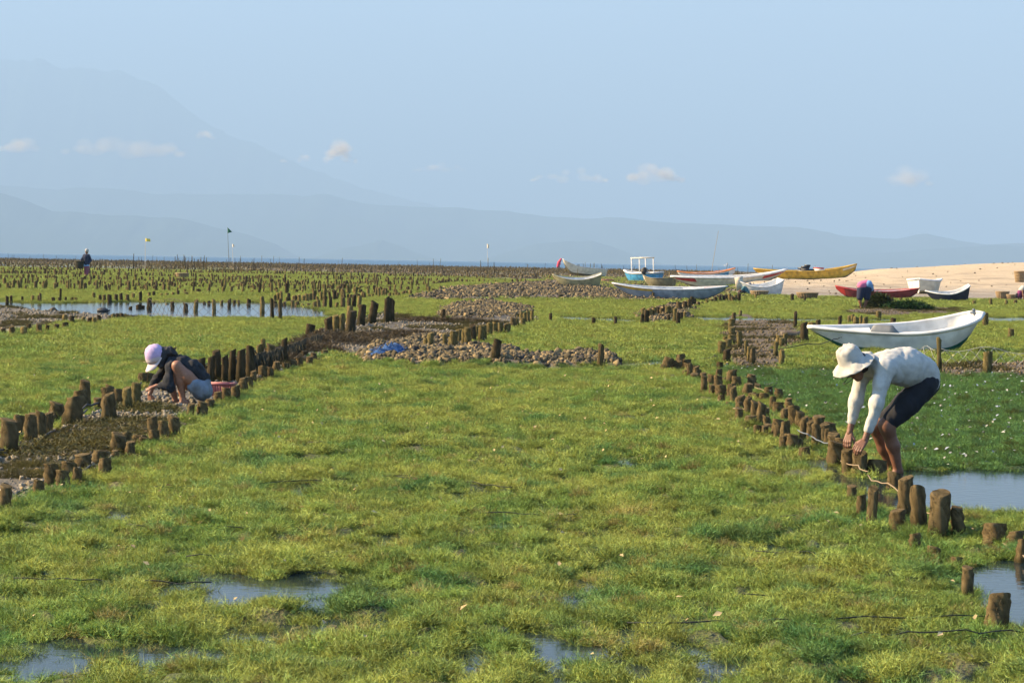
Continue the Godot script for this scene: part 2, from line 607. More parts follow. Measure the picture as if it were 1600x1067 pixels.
func opening(x: float, d: float) -> float:
	# where open water shows between the weed of the near field
	var px := 800.0 + x / d * FOCAL
	var py := 408.0 + 4090.0 * 1.7 / d
	var n := 0.75 * n_fine.get_noise_2d(x * 0.5 + 40.0, d * 0.4) + 1.1 * n_fine.get_noise_2d(x * 2.1, d * 1.3)
	var most := 0.0
	for o in POOLS:
		var q: float = ((px - o[0]) / o[2]) ** 2 + ((py - o[1]) / o[3]) ** 2
		most = maxf(most, o[4] * (1.0 - q * 0.6))
	return smoothstep(0.22, 0.70, most + 0.09 + n * 1.15)

const POOLS := [[390.0, 930.0, 240.0, 34.0, 0.62], [190.0, 1038.0, 200.0, 36.0, 0.85], [60.0, 1060.0, 180.0, 22.0, 0.7], [385.0, 858.0, 120.0, 14.0, 0.6], [720.0, 1045.0, 150.0, 30.0, 0.6], [1000.0, 1020.0, 160.0, 36.0, 0.52], [1200.0, 1010.0, 120.0, 22.0, 0.42], [820.0, 950.0, 160.0, 26.0, 0.42], [600.0, 960.0, 160.0, 30.0, 0.45], [1150.0, 1080.0, 300.0, 20.0, 0.5], [450.0, 1000.0, 130.0, 22.0, 0.5]]

func ground_color(t: int, x: float, d: float, nf: float, nm: float) -> Color:
	var k := 1.0 + 0.35 * nf + 0.25 * nm
	match t:
		A_WATER: return Color(0.05, 0.05, 0.035)
		A_WEED:
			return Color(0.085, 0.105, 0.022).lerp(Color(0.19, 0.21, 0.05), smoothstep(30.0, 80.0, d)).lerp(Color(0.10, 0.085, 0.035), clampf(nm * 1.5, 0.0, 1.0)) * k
		A_DEEP: return Color(0.06, 0.12, 0.035) * k
		A_PATH: return Color(0.20, 0.175, 0.135).lerp(Color(0.10, 0.085, 0.055), clampf(nm * 2.5 + 0.3, 0.0, 1.0)) * k
		A_MUD: return Color(0.13, 0.095, 0.055) * k
		A_SAND:
			var wet := 1.0 - smoothstep(150.0, 172.0, d + nm * 8.0)
			var streak := smoothstep(0.08, 0.34, n_mid.get_noise_2d(x * 0.35, d * 1.3 + x * 0.4)) * (1.0 - smoothstep(158.0, 235.0, d))
			return Color(0.72, 0.57, 0.37).lerp(Color(0.40, 0.35, 0.28), wet).lerp(Color(0.30, 0.23, 0.15), streak * 0.75) * (1.0 + 0.10 * nf + 0.10 * nm)
		A_RUBBLE: return Color(0.17, 0.14, 0.10) * k
		A_REEF:
			var grn := smoothstep(0.1, 0.4, n_mid.get_noise_2d(x * 0.15, d * 0.25)) * (1.0 - smoothstep(300.0, 520.0, d))
			return (Color(0.15, 0.125, 0.07).lerp(Color(0.17, 0.19, 0.045), grn)) * k
		A_YARD:
			return Color(0.30, 0.25, 0.17).lerp(Color(0.10, 0.12, 0.03), smoothstep(-0.1, 0.2, n_mid.get_noise_2d(x * 0.4, d * 0.4))) * k
	return Color(0.2, 0.2, 0.2)

func build_water():
	var s := st()
	for i in 20:
		for j in 20:
			var z0 := 6.0 - 756.0 * i / 20.0
			var z1 := 6.0 - 756.0 * (i + 1) / 20.0
			var x0 := -320.0 + 640.0 * j / 20.0
			var x1 := -320.0 + 640.0 * (j + 1) / 20.0
			quad(s, Vector3(x0, 0, z0), Vector3(x0, 0, z1), Vector3(x1, 0, z1), Vector3(x1, 0, z0))
	struct("water", done(s), M.water)
	s = st()
	quad(s, Vector3(-12000, 0, -750), Vector3(-12000, 0, -26000), Vector3(12000, 0, -26000), Vector3(12000, 0, -750))
	quad(s, Vector3(-12000, 0, 6), Vector3(-12000, 0, -750), Vector3(-320, 0, -750), Vector3(-320, 0, 6))
	quad(s, Vector3(320, 0, 6), Vector3(320, 0, -750), Vector3(12000, 0, -750), Vector3(12000, 0, 6))
	struct("sea", done(s), M.sea)

# ---------------------------------------------------------------- seaweed
func tuft(strands: int, radius: float, height: float, width: float, branches: int) -> ArrayMesh:
	var verts := PackedVector3Array()
	var nor := PackedVector3Array()
	var col := PackedColorArray()
	for k in strands:
		var a := rng.randf() * TAU
		var q := rng.randf() * radius * 0.75
		var p := Vector3(cos(a) * q, -0.012, sin(a) * q)
		var out := Vector3(cos(a + rng.randf_range(-0.8, 0.8)), 0, sin(a + rng.randf_range(-0.8, 0.8)))
		var dir := (Vector3.UP * rng.randf_range(0.05, 0.85) + out * rng.randf_range(0.1, 1.4) + Vector3(rng.randf_range(-0.4, 0.4), 0, rng.randf_range(-0.4, 0.4))).normalized()
		var ln := height * rng.randf_range(0.65, 1.25)
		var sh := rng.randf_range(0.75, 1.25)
		var segs := 5
		var prev := p
		var w := width
		for sg in segs:
			var nx := prev + dir * (ln / segs)
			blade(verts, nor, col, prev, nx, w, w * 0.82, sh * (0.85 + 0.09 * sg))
			for b in branches:
				if rng.randf() < 0.8:
					var bd := (dir + Vector3(rng.randf_range(-1, 1), rng.randf_range(-0.3, 0.9), rng.randf_range(-1, 1)) * 1.1).normalized()
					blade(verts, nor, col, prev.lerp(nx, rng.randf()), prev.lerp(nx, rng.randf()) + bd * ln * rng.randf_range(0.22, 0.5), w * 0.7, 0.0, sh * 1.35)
			prev = nx
			w *= 0.82
			dir = (dir + Vector3(rng.randf_range(-1.3, 1.3), rng.randf_range(-0.7, 0.8), rng.randf_range(-1.3, 1.3))).normalized()
	var arr := []
	arr.resize(Mesh.ARRAY_MAX)
	arr[Mesh.ARRAY_VERTEX] = verts
	arr[Mesh.ARRAY_NORMAL] = nor
	arr[Mesh.ARRAY_COLOR] = col
	var m := ArrayMesh.new()
	m.add_surface_from_arrays(Mesh.PRIMITIVE_TRIANGLES, arr)
	return m

func blade(verts: PackedVector3Array, nor: PackedVector3Array, col: PackedColorArray, a: Vector3, b: Vector3, wa: float, wb: float, sh: float):
	var side := (b - a).cross(Vector3(rng.randf_range(-1, 1), rng.randf_range(-1, 1), rng.randf_range(-1, 1))).normalized()
	var n := side.cross(b - a).normalized()
	if n.y < 0.0:
		n = -n
	n = (n + Vector3.UP * 0.5).normalized()
	var p := [a - side * wa, b - side * wb, b + side * wb, a + side * wa]
	var order := [0, 1, 3] if wb == 0.0 else [0, 1, 2, 0, 2, 3]
	for i in order:
		verts.append(p[i])
		nor.append(n)
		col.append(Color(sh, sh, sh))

func weed_tint(x: float, d: float, deep: bool) -> Color:
	var c: Color
	if deep:
		c = Color(0.15, 0.29, 0.07).lerp(Color(0.10, 0.23, 0.085), rng.randf())
		if rng.randf() < 0.12:
			c = Color(0.10, 0.13, 0.03)
	else:
		var olive := Color(0.395, 0.475, 0.11)
		var green := Color(0.205, 0.35, 0.08)
		var teal := Color(0.07, 0.245, 0.09)
		var tan := Color(0.38, 0.30, 0.12)
		var f := clampf(n_mid.get_noise_2d(x * 1.6, d * 0.9) * 1.0 + n_fine.get_noise_2d(x * 2.0 + 70.0, d * 1.6) * 0.8 + 0.40 + rng.randf_range(-0.3, 0.3), 0.0, 1.0)
		c = olive.lerp(green, f)
		var tl := n_mid.get_noise_2d(x * 2.4 + 300.0, d * 2.4)
		if tl > 0.24 and d < 60.0:
			c = c.lerp(teal, clampf((tl - 0.24) * 4.0, 0.0, 0.6))
		if rng.randf() < 0.05:
			c = c.lerp(tan, 0.7)
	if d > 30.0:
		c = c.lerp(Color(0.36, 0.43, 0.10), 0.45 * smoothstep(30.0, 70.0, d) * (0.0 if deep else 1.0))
	return c * rng.randf_range(0.65, 1.35)

func build_weed():
	# rings of distance: tuft count per square metre, tuft size
	var rings := [
		{"from": 9.0, "to": 21.0, "n": 165.0, "r": 0.075, "h": 0.076, "w": 0.0015, "s": 70, "b": 4},
		{"from": 21.0, "to": 42.0, "n": 125.0, "r": 0.092, "h": 0.072, "w": 0.0019, "s": 64, "b": 3},
		{"from": 42.0, "to": 110.0, "n": 48.0, "r": 0.19, "h": 0.10, "w": 0.0045, "s": 60, "b": 2},
		{"from": 110.0, "to": 300.0, "n": 11.0, "r": 0.42, "h": 0.14, "w": 0.010, "s": 60, "b": 2},
	]
	var at := {}
	var tints := {}
	for ring in rings:
		var meshes := []
		for k in 5:
			meshes.append(tuft(ring.s, ring.r, ring.h, ring.w, ring.b))
		var half := 0.26 if ring.from > 40.0 else 0.31
		var area: float = half * (ring.to ** 2 - ring.from ** 2)
		var count := int(area * ring.n)
		var lists := [[], [], [], [], []]
		var tl := [[], [], [], [], []]
		var deep := [[], [], [], [], []]
		var dtl := [[], [], [], [], []]
		for i in count:
			var d := sqrt(lerpf(ring.from ** 2, ring.to ** 2, rng.randf()))
			var x := rng.randf_range(-half, half) * d
			var t := gtype(x, -d)
			var keep := 1.0
			if t == A_WEED:
				var o := opening(x, d) if d < 24.0 else 0.0
				keep = 1.0 - 0.965 * clampf(o * 1.25, 0.0, 1.0)
			elif t == A_DEEP:
				keep = 0.9
			elif t == A_WATER:
				keep = 0.08 if d > 14.0 and x > 1.0 and x < d * 0.148 and d < 24.0 and n_mid.get_noise_2d(x * 3.0, d * 2.0) > 0.05 else 0.0
			elif t == A_PATH or t == A_MUD:
				keep = 0.22 if n_mid.get_noise_2d(x * 0.9 + 50.0, d * 0.6) > 0.18 else 0.0
			elif t == A_YARD:
				keep = 0.9 if n_mid.get_noise_2d(x * 0.4, d * 0.4) > 0.02 else 0.0
			else:
				keep = 0.0
			if rng.randf() > keep:
				continue
			var y := gh(x, -d)
			if t == A_WEED and y < 0.0:
				y = -0.004
			if t == A_WATER:
				y = 0.0
			var sc := rng.randf_range(0.7, 1.35)
			var mound := 1.0 + 1.6 * clampf(n_fine.get_noise_2d(x * 3.4, d * 2.6) + 0.5 * n_fine.get_noise_2d(x * 0.9, d * 0.6), -0.5, 0.6)
			var b := Basis(Vector3.UP, rng.randf() * TAU).scaled(Vector3(sc, sc * rng.randf_range(0.75, 1.2), sc))
			if t == A_WEED or t == A_DEEP:
				y += 0.038 * (mound - 1.0) + rng.randf_range(-0.025, 0.01)
			var v := rng.randi() % 5
			if t == A_DEEP:
				deep[v].append(Transform3D(b, Vector3(x, y, -d)))
				dtl[v].append(weed_tint(x, d, true))
			else:
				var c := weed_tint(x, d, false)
				if t == A_PATH or t == A_MUD:
					c = Color(0.10, 0.095, 0.03) * rng.randf_range(0.6, 1.3)
				lists[v].append(Transform3D(b, Vector3(x, y, -d)))
				tl[v].append(c)
		var where: String = {9.0: "in the near plot with pools of open water", 21.0: "in the plots between the near stake rows", 42.0: "in the plots around the white boat", 110.0: "in the far plots among rows of stakes"}[ring.from]
		for v in 5:
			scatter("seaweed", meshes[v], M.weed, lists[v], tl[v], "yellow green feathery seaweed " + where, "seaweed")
			if deep[v].size():
				scatter("dark_seaweed", meshes[v], M.weed, deep[v], dtl[v], "dark green seaweed in the plot behind the bending man", "seaweed")

# ---------------------------------------------------------------- stakes
func stake_mesh(sd: int, fuzz: int, base: Color) -> ArrayMesh:
	# one cut stake, radius 0.5 and height 1, going on below the ground; mud and algae roughen it
	var s := st()
	var n := FastNoiseLite.new()
	n.seed = sd
	n.frequency = 1.4
	n.fractal_octaves = 3
	var sides := 16
	var ys := [-0.6, -0.1, 0.12, 0.3, 0.48, 0.64, 0.8, 0.91, 0.975, 1.0]
	var lean := Vector2(rng.randf_range(-0.1, 0.1), rng.randf_range(-0.1, 0.1))
	var cut := Vector2(rng.randf_range(-0.07, 0.07), rng.randf_range(-0.07, 0.07))
	var pt := func(i: int, k: int) -> Vector3:
		var a: float = TAU * k / sides
		var y: float = ys[i]
		var r: float = 0.5 * (1.0 + 0.45 * n.get_noise_3d(cos(a) * 1.3, y * 2.2, sin(a) * 1.3))
		r *= lerpf(1.08, 0.95, clampf(y, 0.0, 1.0))
		if i == ys.size() - 1:
			r *= 0.93
		return Vector3(cos(a) * r + lean.x * y * y, y + (cut.x * cos(a) + cut.y * sin(a)) * (1.0 if i > 5 else 0.0), sin(a) * r + lean.y * y * y)
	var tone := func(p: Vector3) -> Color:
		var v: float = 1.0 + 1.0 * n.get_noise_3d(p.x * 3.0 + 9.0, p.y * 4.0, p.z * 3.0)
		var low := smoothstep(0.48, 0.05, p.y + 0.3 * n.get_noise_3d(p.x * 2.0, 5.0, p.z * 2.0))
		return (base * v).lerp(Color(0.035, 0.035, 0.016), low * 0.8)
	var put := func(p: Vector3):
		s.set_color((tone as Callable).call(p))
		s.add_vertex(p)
	s.set_smooth_group(1)
	for i in ys.size() - 1:
		for k in sides:
			var a: Vector3 = pt.call(i, k)
			var b: Vector3 = pt.call(i + 1, k)
			var c: Vector3 = pt.call(i + 1, (k + 1) % sides)
			var d: Vector3 = pt.call(i, (k + 1) % sides)
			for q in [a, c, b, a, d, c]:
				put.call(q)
	var top := Vector3(lean.x, 1.005, lean.y)
	s.set_smooth_group(2)
	for k in sides:
		for q in [top, pt.call(ys.size() - 1, k), pt.call(ys.size() - 1, (k + 1) % sides)]:
			put.call(q)
	s.set_smooth_group(-1)
	for f in fuzz:
		var a := rng.randf() * TAU
		var y := rng.randf_range(0.0, 1.0)
		var o := Vector3(cos(a), 0, sin(a))
		var p := o * 0.47 + Vector3(lean.x * y * y, y, lean.y * y * y)
		var tip := p + (o * rng.randf_range(0.04, 0.14) + Vector3(0, rng.randf_range(-0.10, 0.04), 0) + o.cross(Vector3.UP) * rng.randf_range(-0.12, 0.12))
		var side := o.cross(Vector3.UP) * 0.022
		s.set_color(base * rng.randf_range(0.55, 1.3))
		s.add_vertex(p - side); s.add_vertex(tip); s.add_vertex(p + side)
	s.generate_normals()
	return s.commit()

func place_stake(at: Vector3, h: float, w: float, tilt: float, look: int, label: String, group: String) -> MeshInstance3D:
	var o := part("stake", stake_meshes[look * 4 + rng.randi() % 4], M.stake)
	o.position = at
	o.rotation = Vector3(rng.randf_range(-0.04, 0.04), rng.randf() * TAU, 0.0)
	o.scale = Vector3(w, h, w)
	var lean := Basis(Vector3(0, 0, 1), -tilt) * Basis(Vector3(1, 0, 0), rng.randf_range(-0.05, 0.05))
	o.basis = lean * Basis(Vector3.UP, rng.randf() * TAU) * Basis.from_scale(Vector3(w, h, w))
	tag(o, label, "stake", group)
	return o

func nth(i: int) -> String:
	var words := ["first", "second", "third", "fourth", "fifth", "sixth", "seventh", "eighth", "ninth", "tenth", "eleventh", "twelfth"]
	if i < 12:
		return words[i]
	var n := i + 1
	return "%d%s" % [n, "st" if n % 10 == 1 and n % 100 != 11 else "nd" if n % 10 == 2 and n % 100 != 12 else "rd" if n % 10 == 3 and n % 100 != 13 else "th"]

func row(ox: float, oy: float, sc: float, list: String, look: int, where: String, group: String, order := "x", mix := 0.0):
	# stakes as read off an enlarged part of the view: middle, top, foot, width and lean in its own units
	var i := 0
	var all := []
	for one in list.split(";"):
		all.append(one.split_floats(","))
	all.sort_custom(func(a, b): return a[0] < b[0] if order == "x" else a[2] < b[2])
	for v: PackedFloat64Array in all:
		var px := ox + v[0] * sc
		var top := oy + v[1] * sc
		var foot := oy + v[2] * sc
		var at := on(px, foot)
		var d := (at - EYE).length()
		at = on(px, foot + 0.045 * FOCAL / d)
		d = (at - EYE).length()
		var h := maxf((foot - top) * d / FOCAL, 0.03) + 0.045
		var w := maxf(v[3] * sc * d / FOCAL, 0.03)
		var tilt := v[4] if v.size() > 4 else rng.randf_range(-0.06, 0.06)
		var how := ""
		if absf(tilt) > 0.12: how = "leaning "
		how += "thick " if w > 0.17 else "thin " if w < 0.075 else ""
		how += "tall " if h > 0.42 else "low " if h < 0.13 else ""
		var label := "%sbrown stake, %s %s" % [how, nth(i), where]
		var k := look
		if rng.randf() < mix:
			k = rng.randi() % 4
		place_stake(at, h, w, tilt, k, label, group)
		i += 1

func build_stakes():
	for base in [Color(0.150, 0.113, 0.058), Color(0.185, 0.150, 0.064), Color(0.080, 0.062, 0.036), Color(0.24, 0.185, 0.075)]:
		for k in 4:
			stake_meshes.append(stake_mesh(40 + stake_meshes.size(), 420, base))
	var right := "stakes of the right-hand double row"
	row(1000, 540, 0.431, "92,42,80,38,0.3;122,55,82,28;145,32,70,32;158,50,86,42;175,65,96,26;198,75,102,26;205,88,114,32;232,110,162,22;264,143,170,22;292,145,177,36;296,180,199,24", 0, "from the far corner of the right double row", right, "foot")
	row(1000, 540, 0.431, "325,205,217,24;360,205,230,24;358,228,260,28;402,255,277,42;425,290,312,28;450,292,314,26;500,290,332,30;520,330,362,28;553,323,370,38;570,352,382,34;593,370,417,40;632,385,430,46;665,415,475,72,0.2;722,462,500,30;754,488,530,52;768,513,554,34;803,547,602,34;840,520,642,36;937,600,667,58;997,685,727,42;1068,732,762,48;1143,770,820,42;1190,810,886,40;1245,865,884,40", 0, "along the right row's left edge, counted towards the viewer", right, "foot")
	row(1000, 540, 0.431, "400,135,160,26;408,105,142,32;425,140,166,30;467,150,172,30;505,157,180,28;538,193,227,26;455,228,254,30;525,228,260,28;550,243,270,28;579,240,284,34;593,266,358,30;620,278,364,26;642,292,374,34;680,302,348,24;700,312,352,36", 0, "on the right row's water side, counted towards the person", right, "foot")
	row(1000, 540, 0.431, "707,350,452,52;757,378,487,44;793,390,492,52;850,420,532,66;915,463,597,50;968,485,612,56;1014,516,642,54;1080,537,667,72;1155,590,662,46;1283,652,722,76;1360,675,707,56;1382,708,792,44;1388,830,897,34;1291,905,1022,76", 0, "of the near roped stakes, counted from the person's hands", right, "foot")
	var left := "stakes of the left-hand path"
	row(0, 480, 0.3373, "38,525,655,78;135,503,602,56;188,487,587,48;222,490,572,40;262,445,522,64;330,418,527,82;370,390,442,60;392,342,467,46;505,378,502,60;498,405,512,56;590,375,462,42;628,352,442,42;655,308,350,40;690,305,345,40", 0, "in the roped left row, counted from the picture's edge", left, "x", 0.3)
	row(0, 480, 0.3373, "920,240,330,40;972,232,335,36;1007,203,325,38;1040,228,335,32;1070,200,332,30;1112,198,332,38;1158,187,322,40", 2, "in the roped row just beyond the squatting child", left, "x", 0.3)
	row(400, 420, 0.275, "12,430,542,40;42,403,500,26;85,430,540,46;155,400,520,32;303,315,387,50;340,350,394,28;370,340,394,28;410,278,387,44;452,265,357,38;487,262,352,36;525,213,332,34;533,240,362,52,0.1;592,207,312,44,0.12;655,190,302,46,0.16;740,165,297,30;755,168,297,28;774,175,292,22", 2, "of the left row's far part, counted towards the gravel", left, "x", 0.4)
	row(0, 480, 0.3373, "18,832,922,52;175,803,842,48;290,760,832,60;353,750,802,42;478,700,762,52;530,665,692,32;597,625,692,42;665,605,622,42;710,570,612,46;757,532,602,46;803,508,582,54;875,450,502,34,0.1;935,440,497,46;970,428,447,40;1005,395,437,36;1048,375,422,40;1090,365,407,40;1123,328,382,40;1153,325,367,30;1172,297,347,28", 0, "on the path's near edge, counted from the lower left", left)
	row(400, 420, 0.275, "38,553,602,50;80,560,602,36;110,530,577,38;170,535,570,40;213,520,557,34;245,507,552,40;300,500,542,36;328,478,512,32;390,462,487,36", 0, "on the path's near edge, beyond the pink basket", left)
	var gravel := "stakes around the gravel"
	row(400, 420, 0.275, "968,395,432,34;993,365,437,36;1075,368,427,24;1103,390,432,26;1122,355,434,46;1157,345,417,38;1183,342,417,30;1204,335,417,38;1234,323,412,36;1257,325,392,26;1277,325,402,36;1300,320,397,22;1322,308,372,36;1355,305,362,40;1388,308,364,32;1430,310,364,38;1460,278,327,32;1480,280,324,24;1518,280,322,28;1508,248,287,24;1527,250,307,22;1548,240,304,20;1567,240,302,20", 1, "in the tight row right of the gravel, going away", gravel, "x", 0.3)
	row(400, 420, 0.275, "1357,405,502,46,0.14;1062,232,277,24", 2, "of two lone stakes at the stone heaps", gravel)
	row(820, 480, 0.275, "430,212,332,34", 0, "and only one alone in the ditch right of the stones", gravel)
	var middle := "stakes around the rubble patches in the middle distance"
	var mw := "from the left around the stone patch beyond the ditch"
	row(820, 480, 0.275, "390,60,97,22;515,55,97,18;146,35,80,18", 2, "of three small ones along the thin middle canal", middle)
	row(1000, 440, 0.1875, "28,222,302,34;50,240,332,44;15,275,352,32;82,228,287,40;120,215,277,34;152,212,267,30;200,195,262,14;180,220,267,34;230,205,267,40;262,210,267,44;295,222,342,34;318,260,357,36;285,265,322,24;240,280,322,24;345,255,312,30;375,255,302,22;330,170,222,44;378,165,217,38;410,150,207,32;435,130,192,34;457,145,192,26;490,172,200,24;520,170,195,24;560,155,182,26;600,150,176,24;630,130,172,32;670,115,167,26;700,120,167,26;722,110,162,26;750,100,162,26;775,125,172,28;795,110,172,28;825,100,162,30;965,105,147,16;500,115,147,16;110,90,127,22", 2, mw, middle, "x", 0.5)
	row(1000, 440, 0.1875, "838,245,302,24;780,262,322,32;770,310,347,54;760,340,402,44;770,380,432,56;765,445,502,58;715,460,492,44;735,480,542,58;680,500,592,64;835,420,532,42;885,490,602,28;905,545,642,26;938,560,662,46;725,565,662,60;670,672,717,52;720,680,712,42;1133,505,602,38;1160,450,512,50;1185,470,522,42;1207,432,507,38;1180,570,682,42", 1, "from the left around the brown patch by the white boat", "stakes around the brown gravel patch", "x", 0.5)
	row(1000, 440, 0.1875, "1295,255,372,28;1375,345,492,60;1420,340,402,42;1442,345,407,42;1492,320,387,38;1270,105,167,28;1355,125,147,40;1375,125,167,22", 2, "by the canal, counted from the brown patch rightwards", "stakes by the canal", "x", 0.4)
	row(1200, 420, 0.2811, "400,265,327,20;490,270,332,32;540,270,332,30;615,238,287,26;697,275,332,30;1212,245,317,30;1352,335,387,32;1220,465,572,46;955,390,562,26;1148,178,202,18;1242,168,202,16;1330,175,202,16;1380,175,202,18;455,262,300,18;470,255,300,20;520,262,310,18;690,160,186,18;740,160,180,16", 1, "from the left, scattered around white boat and beach", "stakes around the white boat", "x", 0.4)
	var pond := "stakes around the pond"
	var pw := "from the left on the pond's far bank"
	row(0, 340, 0.275, "37,450,497,18;60,447,492,16;123,450,482,14;182,445,477,16;215,445,477,14;225,432,482,14;300,455,478,20;335,452,478,20;340,405,457,12;370,452,478,14;405,455,478,16;430,455,478,18;532,428,462,18;565,440,467,16;590,440,477,18;620,440,487,24;655,438,480,20;685,432,477,18;720,440,478,20;755,430,462,18;795,425,482,18;845,425,450,16;870,420,445,16;945,430,445,20;1010,415,442,16;1120,405,432,18;1055,425,442,26;915,432,446,16;980,425,443,14", 2, pw, pond, "x", 0.3)
	row(0, 340, 0.275, "735,507,552,20;785,497,547,28;808,500,547,24;843,460,547,28;870,485,517,20;945,488,522,20;980,480,547,22;1055,488,562,26;1107,470,562,24;1215,468,572,22;1255,470,522,16;1297,465,537,20;1327,470,520,16;1355,470,520,14;1408,465,527,24;1490,455,572,24;1545,465,577,20;1590,470,577,20;1185,475,525,18;1155,480,520,18", 2, "in the pond's netted near row, counted from the left", pond, "x", 0.3)
	row(0, 340, 0.275, "15,632,662,28;65,620,667,30;132,625,670,36;162,608,637,26;220,605,652,30;265,612,637,20;320,607,634,28;370,597,627,36;365,553,577,28;405,562,592,26;470,565,592,20;505,570,597,28;532,568,602,24;560,555,592,22;640,548,570,20;665,546,566,18;690,545,566,18", 2, "along the sandbank, counted from the picture's left edge", pond, "x", 0.3)
	# smaller stakes that close the gaps of the near rows
	for line in [[1042, 572, 1122, 614, 12, 0, "right row's far corner", right], [1122, 614, 1255, 716, 17, 0, "right row's left edge", right], [1118, 588, 1322, 712, 20, 0, "right row's water side", right], [318, 596, 480, 553, 14, 2, "netted row beyond the child", left], [0, 694, 225, 615, 10, 0, "roped left row", left], [70, 765, 400, 602, 14, 0, "path's near edge", left]]:
		for i in line[4]:
			var f: float = (i + 0.5 + rng.randf_range(-0.35, 0.35)) / line[4]
			var at := on(lerpf(line[0], line[2], f), lerpf(line[1], line[3], f) + rng.randf_range(-3.0, 3.0))
			var px := lerpf(line[0], line[2], f)
			if line[6] == "path's near edge" and px > 262.0 and px < 345.0:
				continue
			place_stake(at, rng.randf_range(0.08, 0.24) * (0.7 if line[6] == "path's near edge" else 1.0), rng.randf_range(0.075, 0.13), rng.randf_range(-0.14, 0.14), line[5], "small thin stake, %s from the left in the %s" % [nth(i), line[6]], line[7])
	far_stakes()

func far_stakes():
	var at := [[], [], [], []]
	var add := func(p: Vector3, h: float, w: float):
		var b := Basis(Vector3(0, 0, 1), rng.randf_range(-0.12, 0.12)) * Basis(Vector3.UP, rng.randf() * TAU) * Basis.from_scale(Vector3(w, h, w))
		at[rng.randi() % 4].append(Transform3D(b, p))
	# plots: each bank carries a few close lines of stakes, with clean green between the banks
	var banks := []
	for dy in [59.0, 52.0, 43.0, 35.5, 28.0, 23.0, 19.5]:
		for k in [0.0, 0.014, 0.032, 0.055]:
			banks.append([6953.0 / dy * (1.0 + k), 0.5 if k > 0.0 else 0.36, true])
	var dd0 := 375.0
	while dd0 < 665.0:
		banks.append([dd0, 0.8, false])
		dd0 += rng.randf_range(3.0, 7.0)
	for bank in banks:
		var d: float = bank[0]
		var right_end := 1150.0 if not bank[2] else 650.0 if d < 180.0 else 860.0
		var x0 := (-140.0 - 800.0) / FOCAL * d
		var x1 := (right_end - 800.0) / FOCAL * d
		var x := x0
		var slope := rng.randf_range(-0.02, 0.09)
		var gap := 0.0
		var tall := rng.randf_range(0.3, 0.5)
		while x < x1:
			x += bank[1] * rng.randf_range(0.5, 1.6)
			if gap > 0.0:
				gap -= 1.0
				continue
			if rng.randf() < 0.03:
				gap = rng.randf_range(3.0, 14.0)
			var z := -(d + (x - x0) * slope + rng.randf_range(-0.4, 0.4))
			if gtype(x, z) == A_SAND or gtype(x, z) == A_RUBBLE or gtype(x, z) == A_WATER:
				continue
			(add as Callable).call(Vector3(x, gh(x, z), z), tall * rng.randf_range(0.35, 1.1), rng.randf_range(0.07, 0.15))
	for i in 26:       # lines that run away from the viewer between the banks
		var x := rng.randf_range(-42.0, 2.0)
		var z := rng.randf_range(120.0, 300.0)
		for k in int(rng.randf_range(12.0, 40.0)):
			z += rng.randf_range(0.5, 1.4)
			x += 0.05
			if gtype(x, -z) == A_WEED:
				(add as Callable).call(Vector3(x, gh(x, -z), -z), rng.randf_range(0.15, 0.4), rng.randf_range(0.07, 0.13))
	for line in [[430, 476, 640, 463, 40], [430, 487, 560, 482, 16]]:
		for i in line[4]:
			var f: float = (i + rng.randf_range(-0.3, 0.3)) / (line[4] - 1)
			(add as Callable).call(on(lerpf(line[0], line[2], f), lerpf(line[1], line[3], f) + rng.randf_range(-1.0, 1.0)), rng.randf_range(0.2, 0.5), rng.randf_range(0.1, 0.16))
	for i in 130:      # bare sticks that reach above the horizon
		var px := rng.randf_range(-100.0, 1300.0)
		var dd := rng.randf_range(260.0, 640.0)
		if i < 40:
			px = rng.randf_range(270.0, 325.0)
			dd = rng.randf_range(330.0, 350.0)
		elif i < 60:
			px = rng.randf_range(880.0, 950.0)
			dd = rng.randf_range(330.0, 360.0)
		var x := (px - 800.0) / FOCAL * dd
		(add as Callable).call(Vector3(x, gh(x, -dd), -dd), rng.randf_range(0.9, 1.8), rng.randf_range(0.04, 0.08))
	for k in 4:
		scatter("far_stakes", stake_meshes[[0, 5, 10, 14][k]], M.stake, at[k], [], "countless weathered stakes in rows across the far tidal flat", "stakes")

# ---------------------------------------------------------------- stones, ropes, nets
func stone_mesh(sd: int, detail: int) -> ArrayMesh:
	var sp := SphereMesh.new()
	sp.radius = 0.5
	sp.height = 1.0
	sp.radial_segments = detail
	sp.rings = detail / 2
	var arr := sp.get_mesh_arrays()
	var n := FastNoiseLite.new()
	n.seed = sd
	n.frequency = 1.1
	n.fractal_octaves = 3
	var v: PackedVector3Array = arr[Mesh.ARRAY_VERTEX]
	var sq := Vector3(rng.randf_range(0.7, 1.2), rng.randf_range(0.5, 0.8), rng.randf_range(0.7, 1.1))
	for i in v.size():
		v[i] = v[i] * sq * (1.0 + 1.15 * n.get_noise_3dv(v[i] * 2.2))
	var s := st()
	var idx: PackedInt32Array = arr[Mesh.ARRAY_INDEX]
	for i in idx:
		s.set_color(Color.WHITE)
		s.add_vertex(v[i])
	s.set_smooth_group(-1)
	s.generate_normals()
	return s.commit()

func stone_tint() -> Color:
	var c := Color(0.21, 0.165, 0.082).lerp(Color(0.065, 0.053, 0.029), rng.randf())
	if rng.randf() < 0.18:
		c = Color(0.34, 0.25, 0.12)
	if rng.randf() < 0.1:
		c = Color(0.05, 0.045, 0.04)
	return c * rng.randf_range(0.75, 1.2)

